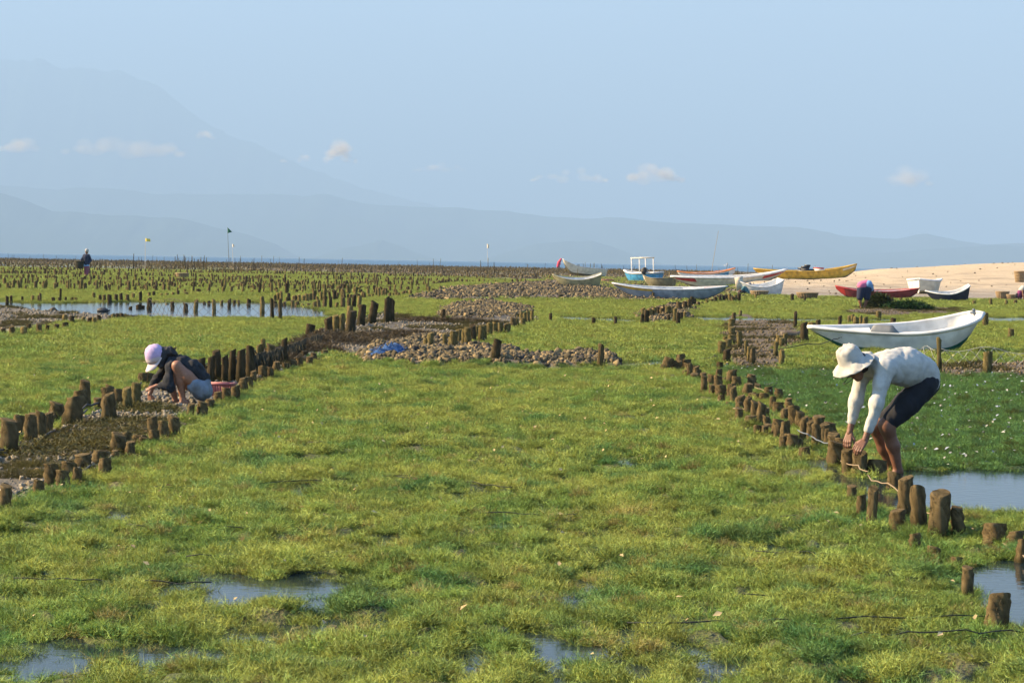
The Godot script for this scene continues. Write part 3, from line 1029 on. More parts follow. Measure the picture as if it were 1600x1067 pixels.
func build_rubble():
	for k in 6:
		stone_meshes.append(stone_mesh(100 + k, 8))
	var tones := []
	for k in 5:
		var m: StandardMaterial3D = M.stone.duplicate()
		m.albedo_color = stone_tint().linear_to_srgb()
		tones.append(m)
	# the heap in front of the gravel: its larger stones one by one
	var heap := thing("rubble_heap", "heap of loose coral stones at the near end of the gravel, beside the blue net", "rubble heap", on(690, 566))
	var far_heap := thing("rubble_heap", "stone heap in the middle of the gravel, behind the tight stake row", "rubble heap", on(760, 498))
	var long_heap := thing("rubble_heap", "long low bank of stones in front of the beached grey and khaki boats", "rubble heap", on(860, 464))
	var patch := thing("rubble_heap", "small patch of stones between crooked stakes in the middle distance", "rubble heap", on(1040, 492))
	var small := {heap: [[], []], far_heap: [[], []], long_heap: [[], []], patch: [[], []]}
	var big := 0
	for i in 90000:
		var px := rng.randf_range(540.0, 1140.0)
		var py := rng.randf_range(436.0, 582.0)
		var p := gp(px, py)
		if gtype(p.x, p.z) != A_RUBBLE:
			continue
		var d := -p.z
		var own: Node3D = heap if d < 55.0 else far_heap if px < 900.0 and d < 90.0 else patch if d < 100.0 else long_heap
		var y := gh(p.x, p.z)
		var size := rng.randf_range(0.035, 0.10) * (1.0 if d < 55.0 else 1.15 if d < 100.0 else 1.6)
		if rng.randf() < 0.15:
			size *= 1.6
		var b := Basis.from_euler(Vector3(rng.randf() * 6.0, rng.randf() * 6.0, rng.randf() * 6.0)).scaled(Vector3.ONE * size)
		if own == heap and big < 260 and size > 0.068:
			var o := part("stone", stone_meshes[rng.randi() % 6], tones[rng.randi() % 5], heap)
			o.transform = Transform3D(b, Vector3(p.x, y + size * 0.12, p.z) - heap.position)
			big += 1
		elif small[own][0].size() < (4500 if own == heap else 5000):
			small[own][0].append(Transform3D(b, Vector3(p.x, y + size * 0.1, p.z) - own.position))
			small[own][1].append(stone_tint())
	for own in small:
		scatter("small_stones", stone_meshes[rng.randi() % 6], M.stone, small[own][0], small[own][1], "", "", own)

func build_stones_and_flecks():
	# gravel on the path and the sandbank, clods on the mud, stones out on the reef
	var at := [[], [], []]
	var tint := [[], [], []]
	for i in 110000:
		var d := 14.0 * pow(48.0, rng.randf())
		var x := rng.randf_range(-0.225, 0.225) * d
		var t := gtype(x, -d)
		var size := 0.0
		var c := stone_tint()
		if t == A_PATH:
			size = rng.randf_range(0.012, 0.045) * (1.0 + d * 0.012)
			c = c.lerp(Color(0.42, 0.39, 0.33), rng.randf() * 0.75)
			if n_mid.get_noise_2d(x * 0.9 + 50.0, d * 0.6) > 0.12 and rng.randf() < 0.7:
				continue
		elif t == A_MUD and d < 110.0:
			size = rng.randf_range(0.02, 0.07)
			c = Color(0.16, 0.125, 0.065) * rng.randf_range(0.6, 1.3)
		elif t == A_SAND and rng.randf() < 0.05 and n_mid.get_noise_2d(x * 0.3, d * 0.8) > 0.0:
			size = rng.randf_range(0.04, 0.16)
			c = Color(0.10, 0.08, 0.05) * rng.randf_range(0.5, 1.5)
		elif t == A_REEF or t == A_YARD:
			size = rng.randf_range(0.08, 0.26)
			c = c * 0.9
		if size == 0.0:
			continue
		var b := Basis.from_euler(Vector3(rng.randf() * 6.0, rng.randf() * 6.0, rng.randf() * 6.0)).scaled(Vector3.ONE * size)
		var k := rng.randi() % 3
		at[k].append(Transform3D(b, Vector3(x, gh(x, -d) + size * 0.15, -d)))
		tint[k].append(c)
	for k in 3:
		scatter("gravel", stone_meshes[k], M.stone, at[k], tint[k], "loose grey and tan gravel and coral stones over path, sandbank and reef", "gravel")
	# dead leaves and pale scraps caught in the weed
	var fl := st()
	quad(fl, Vector3(-0.5, 0, 0), Vector3(-0.1, 0.16, 0.3), Vector3(0.5, 0.05, 0.0), Vector3(-0.1, 0.1, -0.3))
	var leaf := done(fl)
	var la := []
	var lt := []
	var wa := []
	var wt := []
	for i in 14000:
		var d := sqrt(lerpf(100.0, 3600.0, rng.randf()))
		var x := rng.randf_range(-0.21, 0.21) * d
		var t := gtype(x, -d)
		var y := gh(x, -d) + rng.randf_range(0.03, 0.06)
		var b := Basis.from_euler(Vector3(rng.randf_range(-0.7, 0.7), rng.randf() * 6.0, rng.randf_range(-0.7, 0.7)))
		if t == A_DEEP and d < 46.0 and n_fine.get_noise_2d(x * 0.6, d * 0.4) > rng.randf_range(-0.35, 0.55):
			wa.append(Transform3D(b.scaled(Vector3.ONE * rng.randf_range(0.014, 0.06)), Vector3(x, y + 0.045, -d)))
			wt.append(Color(0.46, 0.46, 0.40) * rng.randf_range(0.25, 1.0) if rng.randf() < 0.7 else Color(0.32, 0.36, 0.42))
		elif t == A_WEED and rng.randf() < 0.08 and y > 0.0:
			la.append(Transform3D(b.scaled(Vector3.ONE * rng.randf_range(0.02, 0.05)), Vector3(x, y + 0.03, -d)))
			lt.append(Color(0.5, 0.38, 0.19) * rng.randf_range(0.6, 1.2))
	scatter("dead_leaves", leaf, M.weed, la, lt, "small tan dead leaves lying on the light green seaweed", "dead leaves")
	scatter("pale_scraps", leaf, M.weed, wa, wt, "whitish scraps scattered over the dark green seaweed", "scraps")

func rope(called: String, pts: Array, r: float, m: Material, label: String, group := "", category := "rope") -> MeshInstance3D:
	var s := st()
	tube(s, pts, r, 5)
	var o := part(called, done(s), m)
	tag(o, label, category, group)
	return o

func seen(px: float, py: float, foot: float) -> Vector3:   # a point above the ground, over the place whose ground is seen at foot
	return ap(px, py, 1.7 / (-(ray(px, foot)).y))

func seen_line(list: Array, wob := 0.01) -> Array:
	var out := []
	for i in range(0, list.size() - 3, 3):
		var a := seen(list[i], list[i + 1], list[i + 2])
		var b := seen(list[i + 3], list[i + 4], list[i + 5])
		var seg := sag(a, b, a.distance_to(b) * 0.02, 4, wob)
		if i > 0:
			seg.remove_at(0)
		out.append_array(seg)
	return out

func wire_net(a0: Vector3, a1: Vector3, h0: float, h1: float, cell: float, r: float) -> ArrayMesh:
	# chain of diamonds between two posts, slightly bellied
	var s := st()
	var ln := a0.distance_to(a1)
	var n := int(ln / cell)
	var rows := maxi(2, int(round(h0 / cell)))
	var belly := (a1 - a0).cross(Vector3.UP).normalized() * 0.06
	var at := func(i: int, j: int) -> Vector3:
		var f := float(i) / n
		var g := float(j) / rows
		return a0.lerp(a1, f) + Vector3.UP * (lerpf(h0, h1, f) * g - 0.05 * sin(f * 9.0) * g) + belly * sin(f * PI) * sin(g * PI)
	for i in n:
		for j in rows:
			var p: Vector3
			var q: Vector3
			if (i + j) % 2 == 0:
				p = at.call(i, j); q = at.call(i + 1, j + 1)
			else:
				p = at.call(i, j + 1); q = at.call(i + 1, j)
			tube(s, [p, q], r, 3)
	for g in [0, rows]:
		var edge := []
		for i in n + 1:
			edge.append(at.call(i, g))
		tube(s, edge, r * 1.3, 3)
	return done(s)

# ---------------------------------------------------------------- boats
func hull_half(t: float, o: Dictionary) -> float:
	var tm: float = o.get("full", 0.5)
	var b: float = o.beam * 0.5
	if t < tm:
		return b * pow(1.0 - pow(1.0 - t / tm, o.get("fine", 2.0)), 1.0)
	var f := (t - tm) / (1.0 - tm)
	match o.get("stern", "transom"):
		"point": return b * (1.0 - pow(f, o.get("fine", 2.0)))
		"round": return b * sqrt(maxf(0.0, 1.0 - pow(f, 4.5)))
	return b * (1.0 - 0.28 * f * f)

func hull_point(t: float, v: float, side: float, o: Dictionary, inset := 0.0) -> Vector3:
	# v runs from the middle of the bottom (0) over the chine (about 0.35) to the gunwale (1)
	var ln: float = o.length
	var sheer: float = o.depth + o.get("bow_up", 0.2) * pow(maxf(0.0, 1.0 - t / 0.45), 2.0) + o.get("stern_up", 0.1) * pow(maxf(0.0, (t - 0.5) / 0.5), 2.0)
	var keel: float = (sheer * 0.75) * pow(maxf(0.0, 1.0 - t / 0.22), 2.2)
	if o.get("stern", "transom") != "transom":
		keel += sheer * 0.6 * pow(maxf(0.0, (t - 0.8) / 0.2), 2.0)
	var b := maxf(hull_half(t, o) - inset, 0.0)
	var w: float
	var y: float
	if v < 0.3:
		w = b * 0.70 * v / 0.3
		y = keel + inset
	elif v < 0.42:
		w = lerpf(b * 0.70, b * 0.80, (v - 0.3) / 0.12)
		y = keel + inset + 0.1 * (sheer - keel) * (v - 0.3) / 0.12
	else:
		var f := (v - 0.42) / 0.58
		w = lerpf(b * 0.80, b, sin(f * PI * 0.5))
		y = lerpf(keel + inset + 0.1 * (sheer - keel), sheer, f)
	var x := -ln * 0.5 + ln * t
	x += o.get("rake", 0.35) * (1.0 - (y / maxf(sheer, 0.01))) * pow(1.0 - t, 4.0)
	x -= o.get("rake_stern", 0.12) * (1.0 - (y / maxf(sheer, 0.01))) * pow(t, 4.0)
	x += inset * (1.0 if t < 0.02 else -1.0 if t > 0.98 else 0.0)
	return Vector3(x, y, w * side)

func hull_strip(o: Dictionary, vs: Array, t0: float, t1: float, inset: float, n := 26) -> ArrayMesh:
	var s := st()
	for side in [-1.0, 1.0]:
		for i in n:
			var a := lerpf(t0, t1, float(i) / n)
			var b := lerpf(t0, t1, float(i + 1) / n)
			for j in vs.size() - 1:
				var p := [hull_point(a, vs[j], side, o, inset), hull_point(b, vs[j], side, o, inset), hull_point(b, vs[j + 1], side, o, inset), hull_point(a, vs[j + 1], side, o, inset)]
				if (side > 0.0) == (inset <= 0.0):
					quad(s, p[0], p[3], p[2], p[1])
				else:
					quad(s, p[0], p[1], p[2], p[3])
	s.index()
	s.generate_normals()
	return s.commit()

func rim_mesh(o: Dictionary, r: float) -> ArrayMesh:
	var s := st()
	var n := 30
	for side in [-1.0, 1.0]:
		var pts := []
		for i in n + 1:
			pts.append(hull_point(float(i) / n, 1.0, side, o) + Vector3(0, r * 0.3, 0))
		tube(s, pts, r, 6)
	if o.get("stern", "transom") == "transom":
		tube(s, [hull_point(1, 1, -1, o) + Vector3(0, r * 0.3, 0), hull_point(1, 1, 1, o) + Vector3(0, r * 0.3, 0)], r, 6)
	return done(s)

func transom_mesh(o: Dictionary) -> ArrayMesh:
	var s := st()
	for x in [0.004, -0.04]:
		var c := hull_point(1, 0, 1, o) + Vector3(x, 0, 0)
		c.y = (hull_point(1, 0, 1, o).y + hull_point(1, 1, 1, o).y) * 0.5
		var ring := []
		for v in [1.0, 0.85, 0.7, 0.55, 0.42, 0.3, 0.15, 0.0]:
			ring.append(hull_point(1, v, 1, o) + Vector3(x, 0, 0))
		for v in [0.15, 0.3, 0.42, 0.55, 0.7, 0.85, 1.0]:
			ring.append(hull_point(1, v, -1, o) + Vector3(x, 0, 0))
		for i in ring.size():
			s.add_vertex(c); s.add_vertex(ring[i]); s.add_vertex(ring[(i + 1) % ring.size()])
	return done(s)

func boat(label: String, at: Vector3, yaw: float, heel: float, pitch: float, o: Dictionary) -> Node3D:
	var b := thing("boat", label, "boat", at, "boats drawn up on the flat")
	b.basis = Basis(Vector3.UP, deg_to_rad(yaw)) * Basis(Vector3(0, 0, 1), deg_to_rad(pitch)) * Basis(Vector3(1, 0, 0), deg_to_rad(heel))
	var wl: float = o.get("waterline", 0.46)
	part("hull", hull_strip(o, [wl, lerpf(wl, 1.0, 0.17), lerpf(wl, 1.0, 0.34), lerpf(wl, 1.0, 0.5), lerpf(wl, 1.0, 0.67), lerpf(wl, 1.0, 0.84), 1.0], 0.0, 1.0, 0.0), M["paint_" + o.side], b)
	part("bottom", hull_strip(o, [0.0, 0.15, 0.3, 0.36, 0.42, wl], 0.0, 1.0, 0.0), M["paint_" + o.bottom], b)
	part("interior", hull_strip(o, [0.0, 0.15, 0.3, 0.42, 0.6, 0.8, 1.0], 0.0, 1.0, 0.035), M["paint_" + o.inside], b)
	part("gunwale", rim_mesh(o, o.get("rim_size", 0.035)), M["paint_" + o.rim], b)
	if o.get("stern", "transom") == "transom":
		part("transom", transom_mesh(o), M["paint_" + o.get("transom", o.side)], b)
	for t in o.get("seats", [0.35, 0.65]):
		var s := st()
		var w := hull_half(t, o) * 2.0 - 0.08
		var y := hull_point(t, 0.86, 1.0, o).y
		box(s, Vector3(-o.length * 0.5 + o.length * t, y, 0), Vector3(0.24, 0.03, w * 0.94))
		part("seat", done(s), M["paint_" + o.get("seat", o.inside)], b)
	for k in o.get("stripes", []):      # painted boards along the gunwale: colour, from, to, lower edge, upper edge
		part("stripe", hull_strip(o, [k[3], (k[3] + k[4]) * 0.5, k[4]], k[1], k[2], -0.012, 10), M["paint_" + k[0]], b)
	for k in o.get("decks", []):        # decks at the ends: colour, from, to
		var s := st()
		for i in 8:
			var a := lerpf(k[1], k[2], i / 8.0)
			var c := lerpf(k[1], k[2], (i + 1) / 8.0)
			var up := Vector3(0, -0.015, 0)
			quad(s, hull_point(a, 1, -1, o, 0.01) + up, hull_point(c, 1, -1, o, 0.01) + up, hull_point(c, 1, 1, o, 0.01) + up, hull_point(a, 1, 1, o, 0.01) + up)
		part("deck", done(s), M["paint_" + k[0]], b)
	return b

func span(x0: float, x1: float, foot: float) -> Array:      # [place, length] of a boat seen from x0 to x1 with its keel at foot
	var p := on((x0 + x1) * 0.5, foot)
	return [p, (x1 - x0) * (p - EYE).length() / FOCAL]

func outboard(at: Vector3, sc: float, yaw: float, label: String):
	var o := thing("outboard_motor", label, "outboard motor", at)
	o.rotation.y = yaw
	var s := st()
	for k in 6:
		var y := 0.42 + k * 0.09
		var w: float = [0.24, 0.36, 0.40, 0.40, 0.36, 0.22][k]
		box(s, Vector3(0, y, 0) * sc, Vector3(w * 1.35, 0.095, w) * sc)
	part("cowling", done(s), M.paint_black, o)
	s = st()
	tube(s, [Vector3(0, 0.42, 0) * sc, Vector3(0.03, 0.0, 0) * sc, Vector3(0.05, -0.42, 0) * sc], [0.09 * sc, 0.07 * sc, 0.06 * sc], 8)
	part("shaft", done(s), M.paint_grey, o)
	s = st()
	box(s, Vector3(0.08, -0.36, 0) * sc, Vector3(0.34, 0.02, 0.16) * sc)
	for k in 3:
		box(s, Vector3(0.22, -0.45, 0) * sc, Vector3(0.03, 0.24, 0.07) * sc, Basis(Vector3.RIGHT, k * TAU / 3.0))
	part("propeller", done(s), M.paint_grey, o)

func build_boats():
	# the white boat behind the bending man
	var q := span(1264, 1534, 551)
	var w := {"length": q[1] * 1.0, "beam": 1.30, "depth": 0.50, "bow_up": 0.05, "stern_up": 0.32, "stern": "round", "full": 0.70, "fine": 1.3, "waterline": 0.6, "rake": 0.75, "rake_stern": 0.5, "side": "white", "bottom": "green", "inside": "white", "rim": "white", "rim_size": 0.04, "seats": [0.47], "decks": [["white", 0.0, 0.36]]}
	var b := boat("large white open boat with green bottom and high rounded stern, behind the bending person", q[0] + Vector3(0, -0.03, 0), -3.0, 9.0, 1.2, w)
	for side in [1.0]:
		var s := st()
		for i in 8:
			var t0 := 0.345 + 0.17 * i / 8.0
			var t1 := 0.345 + 0.17 * (i + 1) / 8.0
			var h0 := 0.17 * minf(1.0, minf(i * 0.9, (8 - i) * 0.5))
			var h1 := 0.17 * minf(1.0, minf((i + 1) * 0.9, (7 - i) * 0.5))
			var p0 := hull_point(t0, 1, side, w) + Vector3(0, -0.02, 0.03 * side)
			var p1 := hull_point(t1, 1, side, w) + Vector3(0, -0.02, 0.03 * side)
			var i3 := Vector3(0, 0, -0.05 * side)
			quad(s, p0, p1, p1 + Vector3(0, h1 + 0.03, 0), p0 + Vector3(0, h0 + 0.03, 0))
			quad(s, p0 + i3, p0 + i3 + Vector3(0, h0 + 0.03, 0), p1 + i3 + Vector3(0, h1 + 0.03, 0), p1 + i3)
			quad(s, p0 + Vector3(0, h0 + 0.03, 0), p1 + Vector3(0, h1 + 0.03, 0), p1 + i3 + Vector3(0, h1 + 0.03, 0), p0 + i3 + Vector3(0, h0 + 0.03, 0))
		part("coaming", done(s), M.paint_grey if side > 0.0 else M.paint_white, b)
	var s2 := st()
	box(s2, hull_point(0.955, 1.0, -0.75, w) + Vector3(0, 0.02, 0), Vector3(0.13, 0.05, 0.1))
	box(s2, hull_point(0.955, 1.0, -0.75, w) + Vector3(0, 0.07, 0), Vector3(0.05, 0.06, 0.05))
	part("cleat", done(s2), M.rope_blue, b)

	q = span(862, 939, 446.5)
	boat("khaki green boat with white inside, leftmost of the boats above the stone bank", q[0], 0.0, 7.0, -1.0, {"length": q[1], "beam": 1.5, "depth": 0.46, "bow_up": 0.24, "stern_up": 0.4, "stern": "transom", "full": 0.6, "side": "khaki", "bottom": "olive", "inside": "white", "rim": "khaki", "transom": "white", "seats": [0.3, 0.88]})
	q = span(880, 942, 433.0)
	boat("cream boat with dark bottom and raised bow, just behind the khaki boat", q[0] + Vector3(0, 0.2, 0), 24.0, -3.0, -5.0, {"length": q[1] * 1.2, "beam": 1.9, "depth": 0.85, "bow_up": 0.75, "stern_up": 0.05, "side": "cream", "bottom": "olive", "inside": "white", "rim": "white", "full": 0.55, "rake": 0.6})
	q = span(976, 1030, 440.0)
	var bl := boat("blue and white motor boat carrying a tall white frame", q[0], -38.0, 2.0, 1.0, {"length": q[1] * 1.25, "beam": 1.9, "depth": 0.75, "bow_up": 0.25, "stern_up": 0.05, "side": "skyblue", "bottom": "blue", "inside": "white", "rim": "white", "rim_size": 0.09, "full": 0.55})
	var dd: float = (q[0] - EYE).length() / FOCAL
	var fl: float = q[1]
	var hi := 37.0 * dd
	for x in [-0.16, 0.22]:
		for z in [-0.62, 0.62]:
			var fr := st()
			tube(fr, [Vector3(x * fl * 1.3, 0.55, z), Vector3(x * fl * 1.3, hi, z)], 0.055, 6)
			part("frame_post", done(fr), M.paint_white, bl)
	for z in [-0.62, 0.62]:
		var fr := st()
		tube(fr, [Vector3(-0.18 * fl * 1.3, hi, z), Vector3(0.24 * fl * 1.3, hi, z)], 0.06, 6)
		part("frame_rail", done(fr), M.paint_cream, bl)
	for x in [-0.16, 0.22]:
		var fr := st()
		tube(fr, [Vector3(x * fl * 1.3, hi, -0.62), Vector3(x * fl * 1.3, hi, 0.62)], 0.055, 6)
		part("frame_rail", done(fr), M.paint_cream, bl)
	var mo := ap(1007, 436, (q[0] - EYE).length() - 1.6)
	outboard(mo, 1.15, 1.2, "black outboard motor hanging on the blue boat with the white frame")
	q = span(956, 1137, 466.0)
	boat("long slender grey boat with yellow and red boards", q[0], 1.5, 5.0, 0.0, {"length": q[1], "beam": 1.1, "depth": 0.44, "bow_up": 0.20, "stern_up": 0.14, "stern": "point", "full": 0.5, "fine": 2.4, "rake": 0.6, "rake_stern": 0.5, "side": "bluegrey", "bottom": "grey", "inside": "white", "rim": "white", "stripes": [["yellow", 0.02, 0.34, 0.86, 1.03]], "decks": [["rust", 0.8, 0.97], ["white", 0.62, 0.8]], "seats": [0.4]})
	q = span(1006, 1052, 449.0)
	boat("short dark olive boat between the blue boat and the long grey one", q[0], -20.0, -6.0, 0.0, {"length": q[1] * 1.15, "beam": 1.3, "depth": 0.55, "bow_up": 0.3, "stern_up": 0.12, "side": "olive", "bottom": "black", "inside": "cream", "rim": "olive", "stripes": [["cream", 0.0, 0.06, 0.42, 1.0]]})
	q = span(1048, 1231, 447.5)
	boat("long white boat with red painted ends, longest of the beached row", q[0], 1.0, 4.0, 1.5, {"length": q[1], "beam": 1.5, "depth": 0.62, "bow_up": 0.08, "stern_up": 0.5, "stern": "point", "full": 0.45, "fine": 2.3, "rake": 0.9, "rake_stern": 1.6, "side": "cream", "bottom": "olive", "inside": "white", "rim": "white", "rim_size": 0.07, "stripes": [["red", 0.03, 0.2, 0.72, 1.04], ["red", 0.80, 0.985, 0.8, 1.04]], "seats": [0.3, 0.6]})
	q = span(1058, 1150, 438.0)
	boat("white boat with orange and blue stripes behind the long white one", q[0] + Vector3(0, 0.1, 0), 6.0, 5.0, 2.0, {"length": q[1], "beam": 1.6, "depth": 0.65, "bow_up": 0.25, "stern_up": 0.5, "stern": "point", "full": 0.45, "side": "white", "bottom": "cream", "inside": "white", "rim": "orange", "rim_size": 0.06, "stripes": [["blue", 0.62, 0.88, 0.6, 0.9]], "decks": [["white", 0.0, 0.35]]})
	q = span(1178, 1339, 436.5)
	boat("long yellow boat with a pale upturned end, at the foot of the dune", q[0], 2.0, 3.0, 1.0, {"length": q[1], "beam": 1.5, "depth": 0.62, "bow_up": 0.2, "stern_up": 0.55, "stern": "point", "full": 0.45, "fine": 2.4, "rake": 0.6, "rake_stern": 0.25, "side": "yellow", "bottom": "olive", "inside": "cream", "rim": "yellow", "rim_size": 0.06, "stripes": [["cream", 0.86, 0.99, 0.84, 1.04]], "seats": [0.3, 0.55]})
	var top: Vector3 = q[0]
	var sq := st()
	for k in 5:
		box(sq, Vector3(0.18 * sin(k * 2.1), 0.18 + 0.11 * k, 0), Vector3(1.25 - 0.2 * k, 0.13, 0.7 - 0.1 * k))
	var cv := part("motor_cover", done(sq), M.paint_black)
	cv.position = top + Vector3(0.0, 0.45, 0.0)
	tag(cv, "black tarpaulin bundle lying on the yellow boat", "tarpaulin")
	var bxn := thing("cool_box", "red and white box standing on the yellow boat", "cool box", top + Vector3(1.05, 0.52, 0.0))
	sq = st()
	box(sq, Vector3(0, 0.16, 0), Vector3(0.85, 0.32, 0.5))
	part("body", done(sq), M.paint_white, bxn)
	sq = st()
	box(sq, Vector3(-0.03, 0.37, 0), Vector3(0.78, 0.1, 0.54))
	part("lid", done(sq), M.paint_red, bxn)
	q = span(1149, 1221, 461.0)
	var w10 := boat("white boat with a broad pale board, beside the crouching person", q[0], 14.0, 5.0, 0.0, {"length": q[1], "beam": 1.5, "depth": 0.5, "bow_up": 0.3, "stern_up": 0.4, "stern": "transom", "full": 0.45, "side": "white", "bottom": "khaki", "inside": "white", "rim": "white"})
	sq = st()
	box(sq, Vector3(-q[1] * 0.44, 0.62, 0.05), Vector3(0.46, 0.75, 0.08), Basis(Vector3(0, 0, 1), 0.2))
	part("stem_board", done(sq), M.paint_cream, w10)
	q = span(1306, 1436, 467.0)
	boat("slender red boat with navy bottom, behind the person in pink and navy", q[0], 0.0, 5.0, 0.0, {"length": q[1], "beam": 1.0, "depth": 0.42, "bow_up": 0.24, "stern_up": 0.18, "stern": "point", "full": 0.5, "fine": 2.6, "rake": 0.25, "rake_stern": 0.25, "side": "maroon", "bottom": "navy", "inside": "white", "rim": "red", "decks": [["white", 0.88, 1.0]], "stripes": [["red", 0.0, 0.1, 0.42, 1.04]]})
	q = span(1428, 1472, 458.5)
	boat("short white boat turned three-quarters, on the sand right of the red boat", q[0], 205.0, 3.0, 0.0, {"length": q[1] * 1.2, "beam": 1.7, "depth": 0.7, "bow_up": 0.15, "stern_up": 0.1, "side": "cream", "bottom": "olive", "inside": "white", "rim": "white", "rim_size": 0.06, "transom": "white", "full": 0.6})
	q = span(1447, 1514, 471.5)
	boat("navy boat with white inside and raised white end, rightmost of the boats", q[0], -3.0, 6.0, 1.0, {"length": q[1], "beam": 1.2, "depth": 0.45, "bow_up": 0.12, "stern_up": 0.42, "stern": "transom", "full": 0.6, "side": "navy", "bottom": "black", "inside": "white", "rim": "white", "transom": "white"})
	# a ship far out
	var far := thing("ship", "tiny white ship on the horizon right of the leaning white pole", "ship", Vector3((1133.0 - 800.0) / FOCAL * 6000.0, 0.0, -6000.0))
	sq = st()
	for k in 6:
		box(sq, Vector3(0, 1.0 + k * 0.4, 0), Vector3(10.0 + k * 0.6, 0.42, 4.0))
	part("hull", done(sq), M.paint_white, far)
	sq = st()
	box(sq, Vector3(2, 4.3, 0), Vector3(6, 1.8, 3.2)); box(sq, Vector3(3, 5.9, 0), Vector3(4, 1.2, 2.6))
	part("cabin", done(sq), M.paint_white, far)

# ---------------------------------------------------------------- people
# A body is a list of tapered bones [from, to, radius, radius]; their distances are joined by a smooth minimum and meshed as surface nets.
func flesh(bones: Array, cell: float, blend: float, sd := 0, rough := 0.0, freq := 9.0) -> Array:
	var lo := Vector3.INF
	var hi := -Vector3.INF
	for b in bones:
		var r: float = maxf(b[2], b[3]) + blend + cell * 2.5 + rough
		for p in [b[0], b[1]]:
			lo = lo.min(p - Vector3.ONE * r)
			hi = hi.max(p + Vector3.ONE * r)
	var nx := int((hi.x - lo.x) / cell) + 2
	var ny := int((hi.y - lo.y) / cell) + 2
	var nz := int((hi.z - lo.z) / cell) + 2
	var f := PackedFloat32Array()
	f.resize(nx * ny * nz)
	f.fill(1000.0)
	for b in bones:
		var a: Vector3 = b[0]
		var e: Vector3 = b[1]
		var ab := e - a
		var l2 := maxf(ab.length_squared(), 1e-9)
		var ra: float = b[2]
		var rb: float = b[3]
		var r := maxf(ra, rb) + blend + cell * 2.0 + rough
		var l := ((a.min(e) - Vector3.ONE * r - lo) / cell).max(Vector3.ZERO)
		var h := (a.max(e) + Vector3.ONE * r - lo) / cell
		for x in range(int(l.x), mini(int(h.x) + 1, nx)):
			for y in range(int(l.y), mini(int(h.y) + 1, ny)):
				var base := (x * ny + y) * nz
				for z in range(int(l.z), mini(int(h.z) + 1, nz)):
					var p := lo + Vector3(x, y, z) * cell
					var t := clampf((p - a).dot(ab) / l2, 0.0, 1.0)
					var d := p.distance_to(a + ab * t) - lerpf(ra, rb, t)
					var o := f[base + z]
					if absf(o - d) < blend:
						var q := blend - absf(o - d)
						f[base + z] = minf(o, d) - q * q / (4.0 * blend)
					elif d < o:
						f[base + z] = d
	var n: FastNoiseLite = null
	if rough > 0.0:
		n = FastNoiseLite.new()
		n.seed = sd
		n.frequency = freq
		n.fractal_octaves = 2
		if sd > 20 and sd < 40:
			n.fractal_type = FastNoiseLite.FRACTAL_RIDGED
		for x in nx:
			for y in ny:
				var base := (x * ny + y) * nz
				for z in nz:
					if absf(f[base + z]) < rough + cell * 2.5:
						f[base + z] += rough * n.get_noise_3d((lo.x + x * cell) * 1.2 + (lo.y + y * cell) * 0.5, (lo.y + y * cell) * 0.7 - (lo.x + x * cell) * 0.3, lo.z + z * cell)
	var id := PackedInt32Array()
	id.resize(nx * ny * nz)
	id.fill(-1)
	var verts := PackedVector3Array()
	var idx := PackedInt32Array()
	var sx := ny * nz
	var offs := [0, 1, nz, nz + 1, sx, sx + 1, sx + nz, sx + nz + 1]
	for x in nx - 1:
		for y in ny - 1:
			var base := x * sx + y * nz
			for z in nz - 1:
				var i := base + z
				if absf(f[i]) > cell * 5.0:
					continue
				var mask := 0
				for k in 8:
					if f[i + offs[k]] < 0.0:
						mask |= 1 << k
				if mask == 0 or mask == 255:
					continue
				var sum := Vector3.ZERO
				var cnt := 0
				for k in 8:
					for bit in [1, 2, 4]:
						var j: int = k | bit
						if j == k or ((mask >> k) & 1) == ((mask >> j) & 1):
							continue
						var fa := f[i + offs[k]]
						var t := fa / (fa - f[i + offs[j]])
						var pa := Vector3(k >> 2, (k >> 1) & 1, k & 1)
						var pb := Vector3(j >> 2, (j >> 1) & 1, j & 1)
						sum += pa.lerp(pb, t)
						cnt += 1
				id[i] = verts.size()
				verts.append(lo + (Vector3(x, y, z) + sum / cnt) * cell)
	for x in range(1, nx - 1):
		for y in range(1, ny - 1):
			var base := x * sx + y * nz
			for z in range(1, nz - 1):
				var i := base + z
				if id[i] < 0:
					continue
				var inside := f[i] < 0.0
				for axis in [[sx, nz, 1], [nz, 1, sx], [1, sx, nz]]:
					if (f[i + axis[0]] < 0.0) == inside:
						continue
					var a := id[i]
					var b := id[i - axis[1]]
					var c := id[i - axis[1] - axis[2]]
					var d := id[i - axis[2]]
					if b < 0 or c < 0 or d < 0:
						continue
					if inside:
						idx.append_array([a, d, c, a, c, b])
					else:
						idx.append_array([a, b, c, a, c, d])
	return [verts, idx]

func join(list: Array) -> ArrayMesh:
	var verts := PackedVector3Array()
	var idx := PackedInt32Array()
	for one in list:
		var k := verts.size()
		verts.append_array(one[0])
		for i in one[1]:
			idx.append(i + k)
	return indexed(verts, idx)

